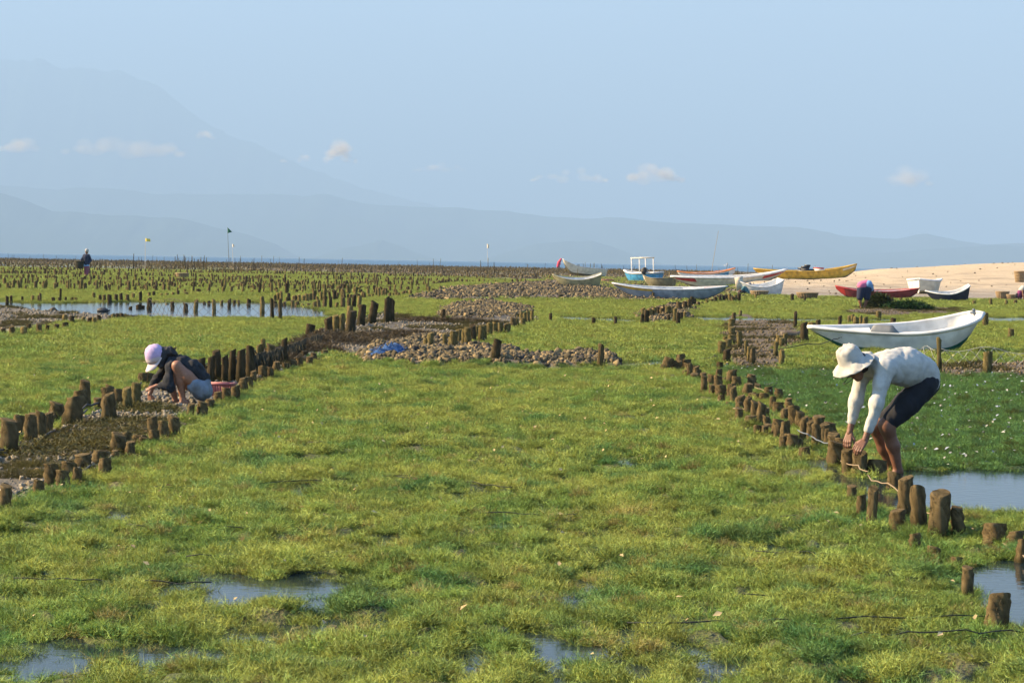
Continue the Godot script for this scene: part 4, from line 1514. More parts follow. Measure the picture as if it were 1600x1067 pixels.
func hand(w: Vector3, dir: Vector3, back: Vector3, curl: float, thumb_side: float, sc := 1.0) -> Array:
	# wrist, direction of the fingers, direction of the back of the hand; returns its mesh
	var d := dir.normalized()
	var side := d.cross(back).normalized() * thumb_side
	var up := side.cross(d).normalized() * thumb_side
	var bones := []
	var knuckle := w + d * 0.085 * sc
	for k in 4:
		var off := (1.5 - k) * 0.019 * sc
		var base := knuckle + side * off - d * absf(off) * 0.25
		bones.append([w + side * off * 0.5, base, 0.017 * sc, 0.0115 * sc])
		var ln: float = [0.070, 0.078, 0.073, 0.058][k] * sc
		var p := base
		var dd := d
		for j in 3:
			dd = dd.rotated(side.normalized(), -curl * thumb_side * [0.7, 1.0, 0.7][j]).normalized()
			var e: Vector3 = p + dd * ln * [0.45, 0.32, 0.23][j]
			bones.append([p, e, [0.0095, 0.009, 0.008][j] * sc, [0.009, 0.008, 0.007][j] * sc])
			p = e
	var t0 := w + side * 0.02 * sc + d * 0.015 * sc
	var t1 := t0 + (side * 0.6 + d * 0.7 - up * 0.25).normalized() * 0.045 * sc
	var t2 := t1 + (side * 0.15 + d * 0.9 - up * 0.45).normalized() * 0.035 * sc
	var t3 := t2 + (d * 0.85 - up * 0.5).normalized() * 0.026 * sc
	bones.append([t0, t1, 0.016 * sc, 0.0115 * sc])
	bones.append([t1, t2, 0.011 * sc, 0.0095 * sc])
	bones.append([t2, t3, 0.0095 * sc, 0.008 * sc])
	return flesh(bones, 0.004, 0.006)

func head(c: Vector3, face: Vector3, top: Vector3, r: float) -> Array:
	# skull, jaw, nose, ears, brow; face and top are directions
	var fw := face.normalized()
	var up := (top - fw * top.dot(fw)).normalized()
	var sd := fw.cross(up).normalized()
	var at := func(f: float, u: float, s: float) -> Vector3: return c + (fw * f + up * u + sd * s) * r
	return flesh([
		[at.call(-0.18, 0.22, 0.0), at.call(0.12, 0.2, 0.0), 0.80 * r, 0.78 * r],
		[at.call(0.20, -0.15, 0.0), at.call(0.30, -0.62, 0.0), 0.58 * r, 0.42 * r],
		[at.call(0.50, -0.86, 0.0), at.call(0.56, -0.88, 0.0), 0.24 * r, 0.22 * r],
		[at.call(0.84, 0.16, 0.0), at.call(1.05, -0.22, 0.0), 0.10 * r, 0.16 * r],
		[at.call(0.72, 0.30, 0.30), at.call(0.72, 0.30, -0.30), 0.16 * r, 0.16 * r],
		[at.call(0.74, -0.50, 0.14), at.call(0.74, -0.50, -0.14), 0.13 * r, 0.13 * r],
		[at.call(0.58, -0.18, 0.38), at.call(0.50, -0.3, 0.42), 0.22 * r, 0.2 * r],
		[at.call(0.58, -0.18, -0.38), at.call(0.50, -0.3, -0.42), 0.22 * r, 0.2 * r],
		[at.call(-0.08, 0.16, 0.86), at.call(0.0, -0.22, 0.82), 0.14 * r, 0.09 * r],
		[at.call(-0.08, 0.16, -0.86), at.call(0.0, -0.22, -0.82), 0.14 * r, 0.09 * r],
	], 0.0055, 0.03)

func eyes(c: Vector3, face: Vector3, top: Vector3, r: float, parent: Node3D):
	var fw := face.normalized()
	var up := (top - fw * top.dot(fw)).normalized()
	var sd := fw.cross(up).normalized()
	for s in [-1.0, 1.0]:
		var m := flesh([[c + (fw * 0.80 + up * 0.06 + sd * s * 0.22) * r, c + (fw * 0.78 + up * 0.05 + sd * s * 0.40) * r, 0.07 * r, 0.06 * r]], 0.0035, 0.004)
		part("eye", join([m]), M.hair, parent)
	part("mouth", join([flesh([[c + (fw * 0.86 - up * 0.5 + sd * 0.17) * r, c + (fw * 0.86 - up * 0.5 - sd * 0.17) * r, 0.04 * r, 0.04 * r]], 0.0035, 0.004)]), M.cloth_purple, parent)

func lathe(s: SurfaceTool, c: Vector3, axis: Vector3, prof: Array, wob: float, sd: int, sides := 40):
	# prof: radius and height along the axis; wob makes soft folds
	var ax := axis.normalized()
	var e1 := ax.cross(Vector3(0.2, 0.1, 1.0)).normalized()
	var e2 := ax.cross(e1)
	var n := FastNoiseLite.new()
	n.seed = sd
	n.frequency = 1.3
	var at := func(i: int, k: int) -> Vector3:
		var a: float = TAU * (k % sides) / sides
		var q: Vector2 = prof[i]
		var w: float = n.get_noise_3d(cos(a) * 1.4, sin(a) * 1.4, i * 0.25) * wob
		return c + ax * (q.y + w * (0.7 if q.x > 0.01 else 0.0)) + (e1 * cos(a) + e2 * sin(a)) * q.x * (1.0 + w * 1.5)
	for i in prof.size() - 1:
		for k in sides:
			quad(s, at.call(i, k), at.call(i, k + 1), at.call(i + 1, k + 1), at.call(i + 1, k))

func build_people():
	man()
	girl()
	far_people()

func man():
	var foot := gp(1402, 744, -0.03)
	var D := -foot.z + 0.4
	D = 1.73 / (-(ray(1402, 744)).y)
	var J := func(px: float, py: float, near: float) -> Vector3: return ap(px, py, D - near) - foot
	var t := thing("person", "person in white shirt, black shorts and pale sun hat bending over roped stakes", "person", foot)
	var near_hand: Vector3 = J.call(1352, 688, 0.44)
	var far_hand: Vector3 = J.call(1328, 677, 0.16)
	var hc: Vector3 = J.call(1339, 571, 0.30)
	var face := Vector3(-0.75, -0.62, 0.30)
	var body := flesh([
		[J.call(1440, 600, 0.06), J.call(1386, 666, 0.14), 0.09, 0.062],
		[J.call(1385, 663, 0.14), J.call(1388, 672, 0.14), 0.062, 0.058],
		[J.call(1387, 668, 0.14), J.call(1396, 697, 0.10), 0.055, 0.056],
		[J.call(1396, 697, 0.10), J.call(1404, 734, 0.07), 0.055, 0.037],
		[J.call(1405, 738, 0.05), J.call(1388, 748, 0.12), 0.038, 0.030],
		[J.call(1444, 602, -0.12), J.call(1369, 668, -0.06), 0.09, 0.06],
		[J.call(1369, 668, -0.06), J.call(1382, 700, -0.12), 0.055, 0.054],
		[J.call(1382, 700, -0.12), J.call(1396, 735, -0.18), 0.053, 0.037],
		[J.call(1396, 738, -0.18), J.call(1380, 748, -0.12), 0.038, 0.03],
		[J.call(1444, 596, 0.0), J.call(1388, 574, 0.2), 0.08, 0.085],
		[J.call(1385, 572, 0.22), J.call(1352, 564, 0.27), 0.07, 0.056],
		[J.call(1379, 578, 0.34), J.call(1372, 630, 0.42), 0.036, 0.032],
		[J.call(1372, 630, 0.42), near_hand, 0.032, 0.027],
		[J.call(1347, 584, 0.06), J.call(1337, 630, 0.12), 0.036, 0.032],
		[J.call(1337, 630, 0.12), far_hand, 0.032, 0.027],
	], 0.011, 0.03)
	var nd: Vector3 = J.call(1341, 702, 0.48) - near_hand
	var fd: Vector3 = J.call(1324, 694, 0.2) - far_hand
	var skin := join([body, head(hc, face, Vector3(-0.3, 0.9, 0.0), 0.105), hand(near_hand, nd, Vector3(-0.3, 0.5, 0.8), 0.55, 1.0), hand(far_hand, fd, Vector3(-0.4, 0.5, 0.7), 0.55, -1.0)])
	part("body", skin, M.skin, t)
	eyes(hc, face, Vector3(-0.3, 0.9, 0.0), 0.105, t)
	part("hair", join([flesh([[hc + Vector3(0.03, 0.03, -0.01), hc + Vector3(0.03, 0.0, 0.0), 0.076, 0.070]], 0.009, 0.02, 4, 0.008, 20.0)]), M.hair, t)
	var shirt := flesh([
		[J.call(1441, 583, 0.0), J.call(1418, 573, 0.10), 0.142, 0.160],
		[J.call(1449, 594, -0.02), J.call(1441, 583, 0.0), 0.118, 0.135],
		[J.call(1418, 573, 0.10), J.call(1391, 573, 0.20), 0.158, 0.150],
		[J.call(1384, 573, 0.33), J.call(1354, 577, 0.10), 0.080, 0.078],
		[J.call(1376, 568, 0.24), J.call(1360, 566, 0.25), 0.085, 0.072],
		[J.call(1382, 577, 0.34), J.call(1371, 630, 0.42), 0.080, 0.062],
		[J.call(1371, 630, 0.42), J.call(1358, 672, 0.434), 0.058, 0.045],
		[J.call(1348, 585, 0.07), J.call(1337, 630, 0.12), 0.070, 0.058],
		[J.call(1337, 630, 0.12), J.call(1331.5, 659, 0.144), 0.055, 0.044],
	], 0.011, 0.05, 21, 0.012, 5.0)
	part("shirt", join([shirt]), M.cloth_shirt, t)
	var shorts := flesh([
		[J.call(1450, 596, -0.02), J.call(1440, 606, 0.0), 0.112, 0.125],
		[J.call(1444, 601, 0.06), J.call(1418, 632, 0.10), 0.112, 0.102],
		[J.call(1418, 632, 0.10), J.call(1395, 655, 0.13), 0.102, 0.086],
		[J.call(1448, 600, -0.12), J.call(1412, 634, -0.08), 0.115, 0.098],
		[J.call(1412, 634, -0.08), J.call(1386, 656, -0.06), 0.098, 0.082],
	], 0.011, 0.04, 22, 0.011, 5.0)
	part("shorts", join([shorts]), M.cloth_shorts, t)
	var hat := st()
	var ax := Vector3(-0.46, 0.82, 0.26)
	var hb: Vector3 = J.call(1331, 563, 0.30)
	lathe(hat, hb, ax, [Vector2(0.000, 0.130), Vector2(0.049, 0.129), Vector2(0.082, 0.118), Vector2(0.096, 0.090), Vector2(0.101, 0.050), Vector2(0.107, 0.012), Vector2(0.114, 0.000), Vector2(0.140, -0.014), Vector2(0.167, -0.028), Vector2(0.189, -0.042), Vector2(0.192, -0.046), Vector2(0.186, -0.046), Vector2(0.140, -0.021), Vector2(0.105, -0.005), Vector2(0.097, 0.050), Vector2(0.068, 0.110), Vector2(0.000, 0.122)], 0.04, 31)
	part("sun_hat", done(hat, true), M.cloth_hat, t)
	var cord := st()
	tube(cord, sag(J.call(1330, 585, 0.36), J.call(1318, 600, 0.36), 0.0, 3) + sag(J.call(1318, 600, 0.36), J.call(1334, 591, 0.40), 0.01, 3), 0.003, 5)
	part("chin_cord", done(cord), M.rope_dark, t)

func girl():
	var D := 1.67 / (-(ray(288, 633)).y)
	var foot := ap(288, 633, D)
	var J := func(zx: float, zy: float, near: float) -> Vector3: return ap(200.0 + zx * 0.13123, 520.0 + zy * 0.13123, D - near) - foot
	var t := thing("person", "child in dark top, denim shorts and lilac cap squatting on the left path", "person", foot)
	var hc: Vector3 = J.call(345, 285, 0.02)
	var face := Vector3(-0.62, -0.72, 0.30)
	var nh: Vector3 = J.call(330, 632, 0.2)
	var fh: Vector3 = J.call(252, 730, -0.06)
	var body := flesh([
		[J.call(860, 690, 0.10), J.call(700, 520, 0.15), 0.080, 0.070],
		[J.call(700, 520, 0.15), J.call(578, 392, 0.17), 0.068, 0.052],
		[J.call(572, 388, 0.17), J.call(574, 410, 0.17), 0.052, 0.050],
		[J.call(570, 405, 0.17), J.call(618, 580, 0.14), 0.048, 0.052],
		[J.call(618, 580, 0.14), J.call(648, 800, 0.12), 0.050, 0.031],
		[J.call(690, 832, 0.11), J.call(590, 852, 0.15), 0.032, 0.022],
		[J.call(648, 800, 0.12), J.call(690, 830, 0.11), 0.031, 0.03],
		[J.call(840, 680, -0.10), J.call(480, 470, -0.12), 0.08, 0.052],
		[J.call(480, 470, -0.12), J.call(560, 800, -0.14), 0.052, 0.032],
		[J.call(600, 830, -0.14), J.call(500, 850, -0.1), 0.03, 0.022],
		[J.call(840, 640, 0.0), J.call(540, 420, 0.0), 0.09, 0.09],
		[J.call(500, 390, 0.0), J.call(400, 320, 0.02), 0.05, 0.045],
		[J.call(500, 640, 0.2), nh, 0.035, 0.024],
		[J.call(320, 560, -0.1), fh, 0.034, 0.024],
	], 0.011, 0.025)
	var toes := []
	for k in 5:
		toes.append([J.call(598, 848 + k * 2, 0.11 + k * 0.016), J.call(566 + k * 5, 856 + k * 2, 0.115 + k * 0.018), 0.010, 0.008])
	var skin := join([body, flesh(toes, 0.005, 0.006), head(hc, face, Vector3(-0.5, 0.85, 0.1), 0.098), hand(nh, J.call(235, 660, 0.24) - nh, Vector3(-0.2, 0.9, 0.3), 0.35, 1.0, 0.85), hand(fh, J.call(262, 830, -0.06) - fh, Vector3(-0.5, 0.1, 0.8), 0.4, -1.0, 0.85)])
	part("body", skin, M.skin_light, t)
	eyes(hc, face, Vector3(-0.5, 0.85, 0.1), 0.098, t)
	var hair := flesh([
		[J.call(420, 250, 0.0), J.call(490, 235, 0.0), 0.085, 0.062],
		[J.call(490, 235, 0.0), J.call(545, 255, 0.02), 0.062, 0.04],
		[J.call(400, 290, 0.05), J.call(395, 400, 0.08), 0.06, 0.03],
	], 0.008, 0.03, 9, 0.012, 22.0)
	part("hair", join([hair]), M.hair, t)
	var top := flesh([
		[J.call(870, 560, 0.0), J.call(760, 460, 0.0), 0.105, 0.130],
		[J.call(760, 460, 0.0), J.call(620, 390, 0.0), 0.130, 0.125],
		[J.call(620, 390, 0.0), J.call(510, 380, 0.0), 0.115, 0.095],
		[J.call(520, 400, 0.13), J.call(480, 400, -0.13), 0.062, 0.06],
		[J.call(500, 400, 0.13), J.call(475, 560, 0.2), 0.062, 0.055],
		[J.call(475, 560, 0.2), J.call(500, 655, 0.22), 0.056, 0.052],
		[J.call(500, 655, 0.22), J.call(385, 632, 0.21), 0.052, 0.044],
		[J.call(450, 390, -0.13), J.call(330, 560, -0.11), 0.06, 0.052],
		[J.call(330, 560, -0.11), J.call(285, 640, -0.08), 0.05, 0.045],
		[J.call(455, 300, 0.0), J.call(520, 340, 0.0), 0.06, 0.07],
	], 0.011, 0.045, 33, 0.017, 5.0)
	part("hooded_top", join([top]), M.cloth_hoodie, t)
	var shorts := flesh([
		[J.call(880, 690, 0.0), J.call(870, 620, 0.0), 0.120, 0.115],
		[J.call(872, 690, 0.09), J.call(790, 630, 0.13), 0.098, 0.090],
		[J.call(860, 690, -0.09), J.call(770, 620, -0.11), 0.1, 0.088],
	], 0.011, 0.04, 34, 0.010, 6.0)
	part("denim_shorts", join([shorts]), M.cloth_denim, t)
	# cap: a dome, a pale band and a long visor
	var ax := Vector3(-0.30, 0.88, 0.30)
	var cc: Vector3 = J.call(318, 270, 0.02)
	var s := st()
	lathe(s, cc, ax, [Vector2(0.0, 0.128), Vector2(0.04, 0.125), Vector2(0.075, 0.107), Vector2(0.1, 0.07), Vector2(0.113, 0.03), Vector2(0.116, 0.0)], 0.02, 41)
	part("cap_crown", done(s, true), M.cloth_cap, t)
	s = st()
	lathe(s, cc, ax, [Vector2(0.1165, 0.006), Vector2(0.118, -0.02), Vector2(0.116, -0.05), Vector2(0.108, -0.05), Vector2(0.108, 0.0)], 0.02, 41)
	part("cap_band", done(s, true), M.cloth_brim, t)
	var fwd := (J.call(205, 478, 0.08) - J.call(285, 315, 0.05)).normalized() as Vector3
	var across := ax.cross(fwd).normalized()
	s = st()
	var vis := func(u: float, v: float, lift: float) -> Vector3:
		var wid := 0.118 * (1.0 - 0.28 * v * v)
		var ln := 0.185 * (1.0 - 0.25 * u * u)
		return J.call(282, 312, 0.05) + across * u * wid + fwd * (v * ln - 0.03 - 0.055 * u * u) + ax * (lift - 0.05 * u * u)
	for side in [0.0, -0.006]:
		for i in 12:
			for j in 8:
				var u0 := i / 6.0 - 1.0
				var u1 := (i + 1) / 6.0 - 1.0
				quad(s, vis.call(u0, j / 8.0, side), vis.call(u1, j / 8.0, side), vis.call(u1, (j + 1) / 8.0, side), vis.call(u0, (j + 1) / 8.0, side))
	part("cap_visor", done(s, true), M.cloth_brim, t)
	s = st()
	for i in 5:
		var a := i / 5.0
		var c := (i + 1) / 5.0
		quad(s, J.call(430, 185, 0.0).lerp(J.call(575, 165 + 12 * sin(a * 3.0), 0.05), a), J.call(430, 185, 0.0).lerp(J.call(575, 165 + 12 * sin(c * 3.0), 0.05), c), J.call(440, 200, -0.05).lerp(J.call(570, 195, -0.02), c), J.call(440, 200, -0.05).lerp(J.call(570, 195, -0.02), a))
	part("cap_ribbon", done(s), M.cloth_brim, t)

func small_person(label: String, px: float, py: float, ox: float, oy: float, sc: float, parts: Dictionary, skin: Array):
	# parts: name -> [material, bones as strings x, y, near, radius; x, y, near, radius] read off an enlarged part of the view
	var foot := on(px, py)
	var D := -(foot - EYE).dot(cam_basis.z)
	var m := D / FOCAL * sc
	var t := thing("person", label, "person", foot)
	var make := func(list: Array, cell: float) -> ArrayMesh:
		var bones := []
		for one in list:
			bones.append([ap(ox + one[0] * sc, oy + one[1] * sc, D - one[2]) - foot, ap(ox + one[4] * sc, oy + one[5] * sc, D - one[6]) - foot, one[3] * m, one[7] * m])
		return join([flesh(bones, cell, 0.025)])
	part("body", make.call(skin, 0.022), M.skin, t)
	for k in parts:
		part(k, make.call(parts[k][1], 0.024), M[parts[k][0]], t)

func far_people():
	small_person("person bending over in navy shorts and pink and blue top, before the red boat", 1347, 482.5, 1180, 380, 0.2625,
		{"shorts": ["cloth_navy", [[636, 276, 0, 29, 626, 322, 0.05, 20], [668, 276, 0, 29, 668, 322, 0.0, 20]]],
		"shirt": ["cloth_pink", [[634, 252, 0.02, 26, 664, 244, -0.02, 27]]],
		"shirt_panel": ["cloth_sky", [[676, 246, 0.02, 26, 690, 270, -0.1, 19]]]},
		[[628, 320, 0.05, 11, 627, 345, 0.05, 10], [627, 345, 0.05, 10, 634, 385, 0.05, 6], [634, 386, 0.05, 6, 628, 392, 0.2, 6], [668, 320, 0, 11, 664, 345, 0, 10], [664, 345, 0, 10, 652, 385, 0, 6], [652, 386, 0, 6, 656, 392, 0.15, 6], [690, 270, -0.3, 18, 698, 292, -0.4, 16], [640, 262, 0, 20, 690, 262, -0.25, 18]])
	small_person("person in navy top and pink trousers with a dark basket, walking far left", 134.5, 433, 0, 340, 0.275,
		{"trousers": ["cloth_maroon", [[484, 272, 0, 11, 484, 300, 0, 9], [484, 300, 0, 9, 483, 332, 0, 6], [494, 272, 0, 11, 495, 300, 0.1, 9], [495, 300, 0.1, 9, 490, 326, 0.2, 6]]],
		"top": ["cloth_navy", [[487, 262, 0, 15, 487, 225, 0, 18], [478, 218, 0, 12, 498, 218, 0, 12], [475, 220, 0, 8, 458, 242, 0.1, 7], [502, 220, 0, 9, 513, 242, 0, 7], [513, 242, 0, 7, 500, 262, 0.1, 6]]],
		"apron": ["cloth_sky", [[480, 270, 0.02, 11, 494, 272, 0.02, 11]]],
		"cap": ["cloth_hat", [[491, 190, 0, 10, 490, 186, 0.02, 10.5]]]},
		[[490, 196, 0, 9, 490, 190, 0, 9], [489, 204, 0, 5, 489, 212, 0, 6], [487, 268, 0, 12, 487, 225, 0, 14], [458, 242, 0.1, 6, 452, 252, 0.15, 5], [484, 290, 0, 8, 483, 335, 0, 5], [495, 290, 0.1, 8, 490, 332, 0.2, 5]])
	small_person("person wrapped in red, leaning forward at the bow of the cream boat", 872.5, 418.5, 860, 400, 0.125,
		{"red_wrap": ["cloth_red", [[95, 128, 0, 17, 108, 80, 0, 20], [108, 80, 0, 20, 128, 48, 0, 13], [128, 46, 0, 12, 134, 38, 0, 11], [118, 70, 0, 9, 122, 105, 0.1, 7]]]},
		[[88, 150, 0, 8, 98, 120, 0, 11], [112, 152, 0, 8, 105, 118, 0, 11], [134, 40, 0, 9, 136, 38, 0, 9], [105, 90, 0, 12, 125, 55, 0, 9]])
	small_person("person in a teal top crouching beside a wide woven basket", 1165, 462, 1040, 400, 0.125,
		{"top": ["cloth_teal", [[1020, 450, 0, 40, 1005, 400, 0, 38], [985, 395, 0.1, 20, 955, 425, 0.15, 15], [1010, 400, 0, 30, 1035, 385, 0, 20]]],
		"trousers": ["cloth_shorts", [[1020, 470, 0, 36, 960, 455, 0.15, 26], [960, 455, 0.15, 26, 955, 495, 0.1, 16]]],
		"cap": ["paint_grey", [[1050, 358, 0, 26, 1056, 352, 0, 24]]]},
		[[1055, 366, 0, 22, 1058, 378, 0, 20], [1040, 390, 0, 14, 1020, 410, 0, 20], [955, 425, 0.15, 13, 925, 440, 0.2, 11], [925, 440, 0.2, 10, 915, 446, 0.2, 9], [1015, 460, 0, 25, 1015, 410, 0, 25], [955, 490, 0.1, 14, 940, 500, 0.15, 10]])
	small_person("person in white top and dark red shorts bending at the far right edge", 1600, 470.5, 1480, 400, 0.09375,
		{"top": ["cloth_shirt", [[1235, 570, 0, 40, 1275, 540, 0.05, 52], [1275, 540, 0.05, 50, 1330, 560, 0.1, 45]]],
		"shorts": ["cloth_purple", [[1230, 600, 0, 48, 1195, 660, 0.1, 38], [1250, 610, 0, 48, 1225, 680, -0.1, 38]]],
		"hem": ["cloth_shorts", [[1180, 650, 0.1, 34, 1170, 668, 0.1, 32]]]},
		[[1190, 670, 0.1, 22, 1215, 720, 0.1, 20], [1215, 720, 0.1, 20, 1235, 770, 0.1, 12], [1225, 690, -0.1, 22, 1245, 765, -0.1, 13], [1330, 570, 0.1, 25, 1370, 600, 0.1, 38], [1270, 580, 0.2, 18, 1280, 660, 0.25, 14], [1280, 660, 0.25, 14, 1290, 720, 0.25, 11], [1240, 610, 0, 40, 1310, 560, 0.1, 38]])

# ---------------------------------------------------------------- small things
func basket(label: String, at: Vector3, r: float, h: float, m: StandardMaterial3D, group := "") -> Node3D:
	# a round tapered basket woven of staves and hoops, open at the top
	var o := thing("basket", label, "basket", at, group)
	var s := st()
	var n := 22
	for k in n:
		var a := TAU * k / n
		var d := Vector3(cos(a), 0, sin(a))
		tube(s, [d * r * 0.72, d * r * 0.88 + Vector3(0, h * 0.5, 0), d * r * 0.97 + Vector3(0, h, 0)], r * 0.075, 4)
	part("staves", done(s), m, o)
	o.get_child(0).set_meta("kind", "stuff")
	s = st()
	for j in 7:
		var f := j / 6.0
		var ring := []
		for k in 25:
			var a := TAU * k / 24.0
			ring.append(Vector3(cos(a), 0, sin(a)) * r * lerpf(0.74, 0.985, f) * (1.0 + 0.02 * (k % 2)) + Vector3(0, h * (0.06 + 0.86 * f), 0))
		tube(s, ring, h * 0.055, 4)
	part("weave", done(s), M.wicker if m != M.weed_dark else m, o)
	s = st()
	var rim := []
	for k in 25:
		var a := TAU * k / 24.0
		rim.append(Vector3(cos(a) * r, h, sin(a) * r))
	tube(s, rim, h * 0.06 + 0.008, 5)
	part("rim", done(s), M.wicker if m != M.weed_dark else m, o)
	s = st()
	lathe(s, Vector3.ZERO, Vector3.UP, [Vector2(0.0, 0.02), Vector2(r * 0.7, 0.02), Vector2(r * 0.82, h * 0.5), Vector2(r * 0.92, h * 0.97)], 0.0, 1, 24)
	part("lining", done(s), M.wicker_dark, o)
	return o

func flag(label: String, px: float, top: float, foot_px: float, d: float, size: Vector2, m: Material, pennant: bool):
	var x := (foot_px - 800.0) / FOCAL * d
	var base := Vector3(x, gh(x, -d) - 0.2, -d)
	var tip := ap(px, top, d)
	var o := thing("flag", label, "flag", base)
	var s := st()
	tube(s, sag(Vector3.ZERO, tip - base, 0.0, 5, 0.015), [0.03, 0.03, 0.028, 0.026, 0.022, 0.02], 5)
	part("pole", done(s), M.pole_dark if pennant else M.bamboo, o)
	s = st()
	var t := tip - base
	for i in 6:
		for lay in [0.0, 0.012]:
			var a := i / 6.0
			var c := (i + 1) / 6.0
			var wa := Vector3(size.x * a, -size.y * a * (0.75 if pennant else 0.25), 0.12 * sin(a * 5.0) + lay)
			var wc := Vector3(size.x * c, -size.y * c * (0.75 if pennant else 0.25), 0.12 * sin(c * 5.0) + lay)
			var ha := size.y * (1.0 - a * 0.75 if pennant else 1.0 - 0.2 * a)
			var hc := size.y * (1.0 - c * 0.75 if pennant else 1.0 - 0.2 * c)
			quad(s, t + wa, t + wc, t + wc - Vector3(0, hc if not pennant else size.y * (1.0 - c) + 0.02, 0), t + wa - Vector3(0, ha if not pennant else size.y * (1.0 - a) + 0.02, 0))
	part("cloth", done(s), m, o)

func weed_heap(called: String, label: String, category: String, at: Vector3, rx: float, rz: float, h: float, count: int, col: Color, width: float, ln: float) -> MeshInstance3D:
	# a mound of loose strands
	var verts := PackedVector3Array()
	var nor := PackedVector3Array()
	var cols := PackedColorArray()
	for i in count:
		var a := rng.randf() * TAU
		var q := sqrt(rng.randf())
		var y := h * (1.0 - q * q) * (0.8 + 0.4 * n_fine.get_noise_2d(at.x + q * cos(a) * 3.0, at.z + q * sin(a) * 3.0))
		var p := Vector3(cos(a) * q * rx, y, sin(a) * q * rz)
		p.y += gh(at.x + p.x, at.z + p.z) - at.y
		var dir := Vector3(rng.randf_range(-1, 1), rng.randf_range(-0.35, 0.6), rng.randf_range(-1, 1)).normalized()
		var e := p + dir * ln * rng.randf_range(0.5, 1.2)
		var k := rng.randf_range(0.6, 1.4)
		var from := cols.size()
		blade(verts, nor, cols, p, e, width, width * 0.6, 1.0)
		blade(verts, nor, cols, e, e + (dir + Vector3(rng.randf_range(-1, 1), rng.randf_range(-0.8, 0.3), rng.randf_range(-1, 1))).normalized() * ln * 0.7, width * 0.7, 0.0, 1.0)
		for j in range(from, cols.size()):
			cols[j] = col * k
	var arr := []
	arr.resize(Mesh.ARRAY_MAX)
	arr[Mesh.ARRAY_VERTEX] = verts
	arr[Mesh.ARRAY_NORMAL] = nor
	arr[Mesh.ARRAY_COLOR] = cols
	var m := ArrayMesh.new()
	m.add_surface_from_arrays(Mesh.PRIMITIVE_TRIANGLES, arr)
	var o := part(called, m, M.weed)
	o.position = at
	tag(o, label, category, "", "stuff")
	return o

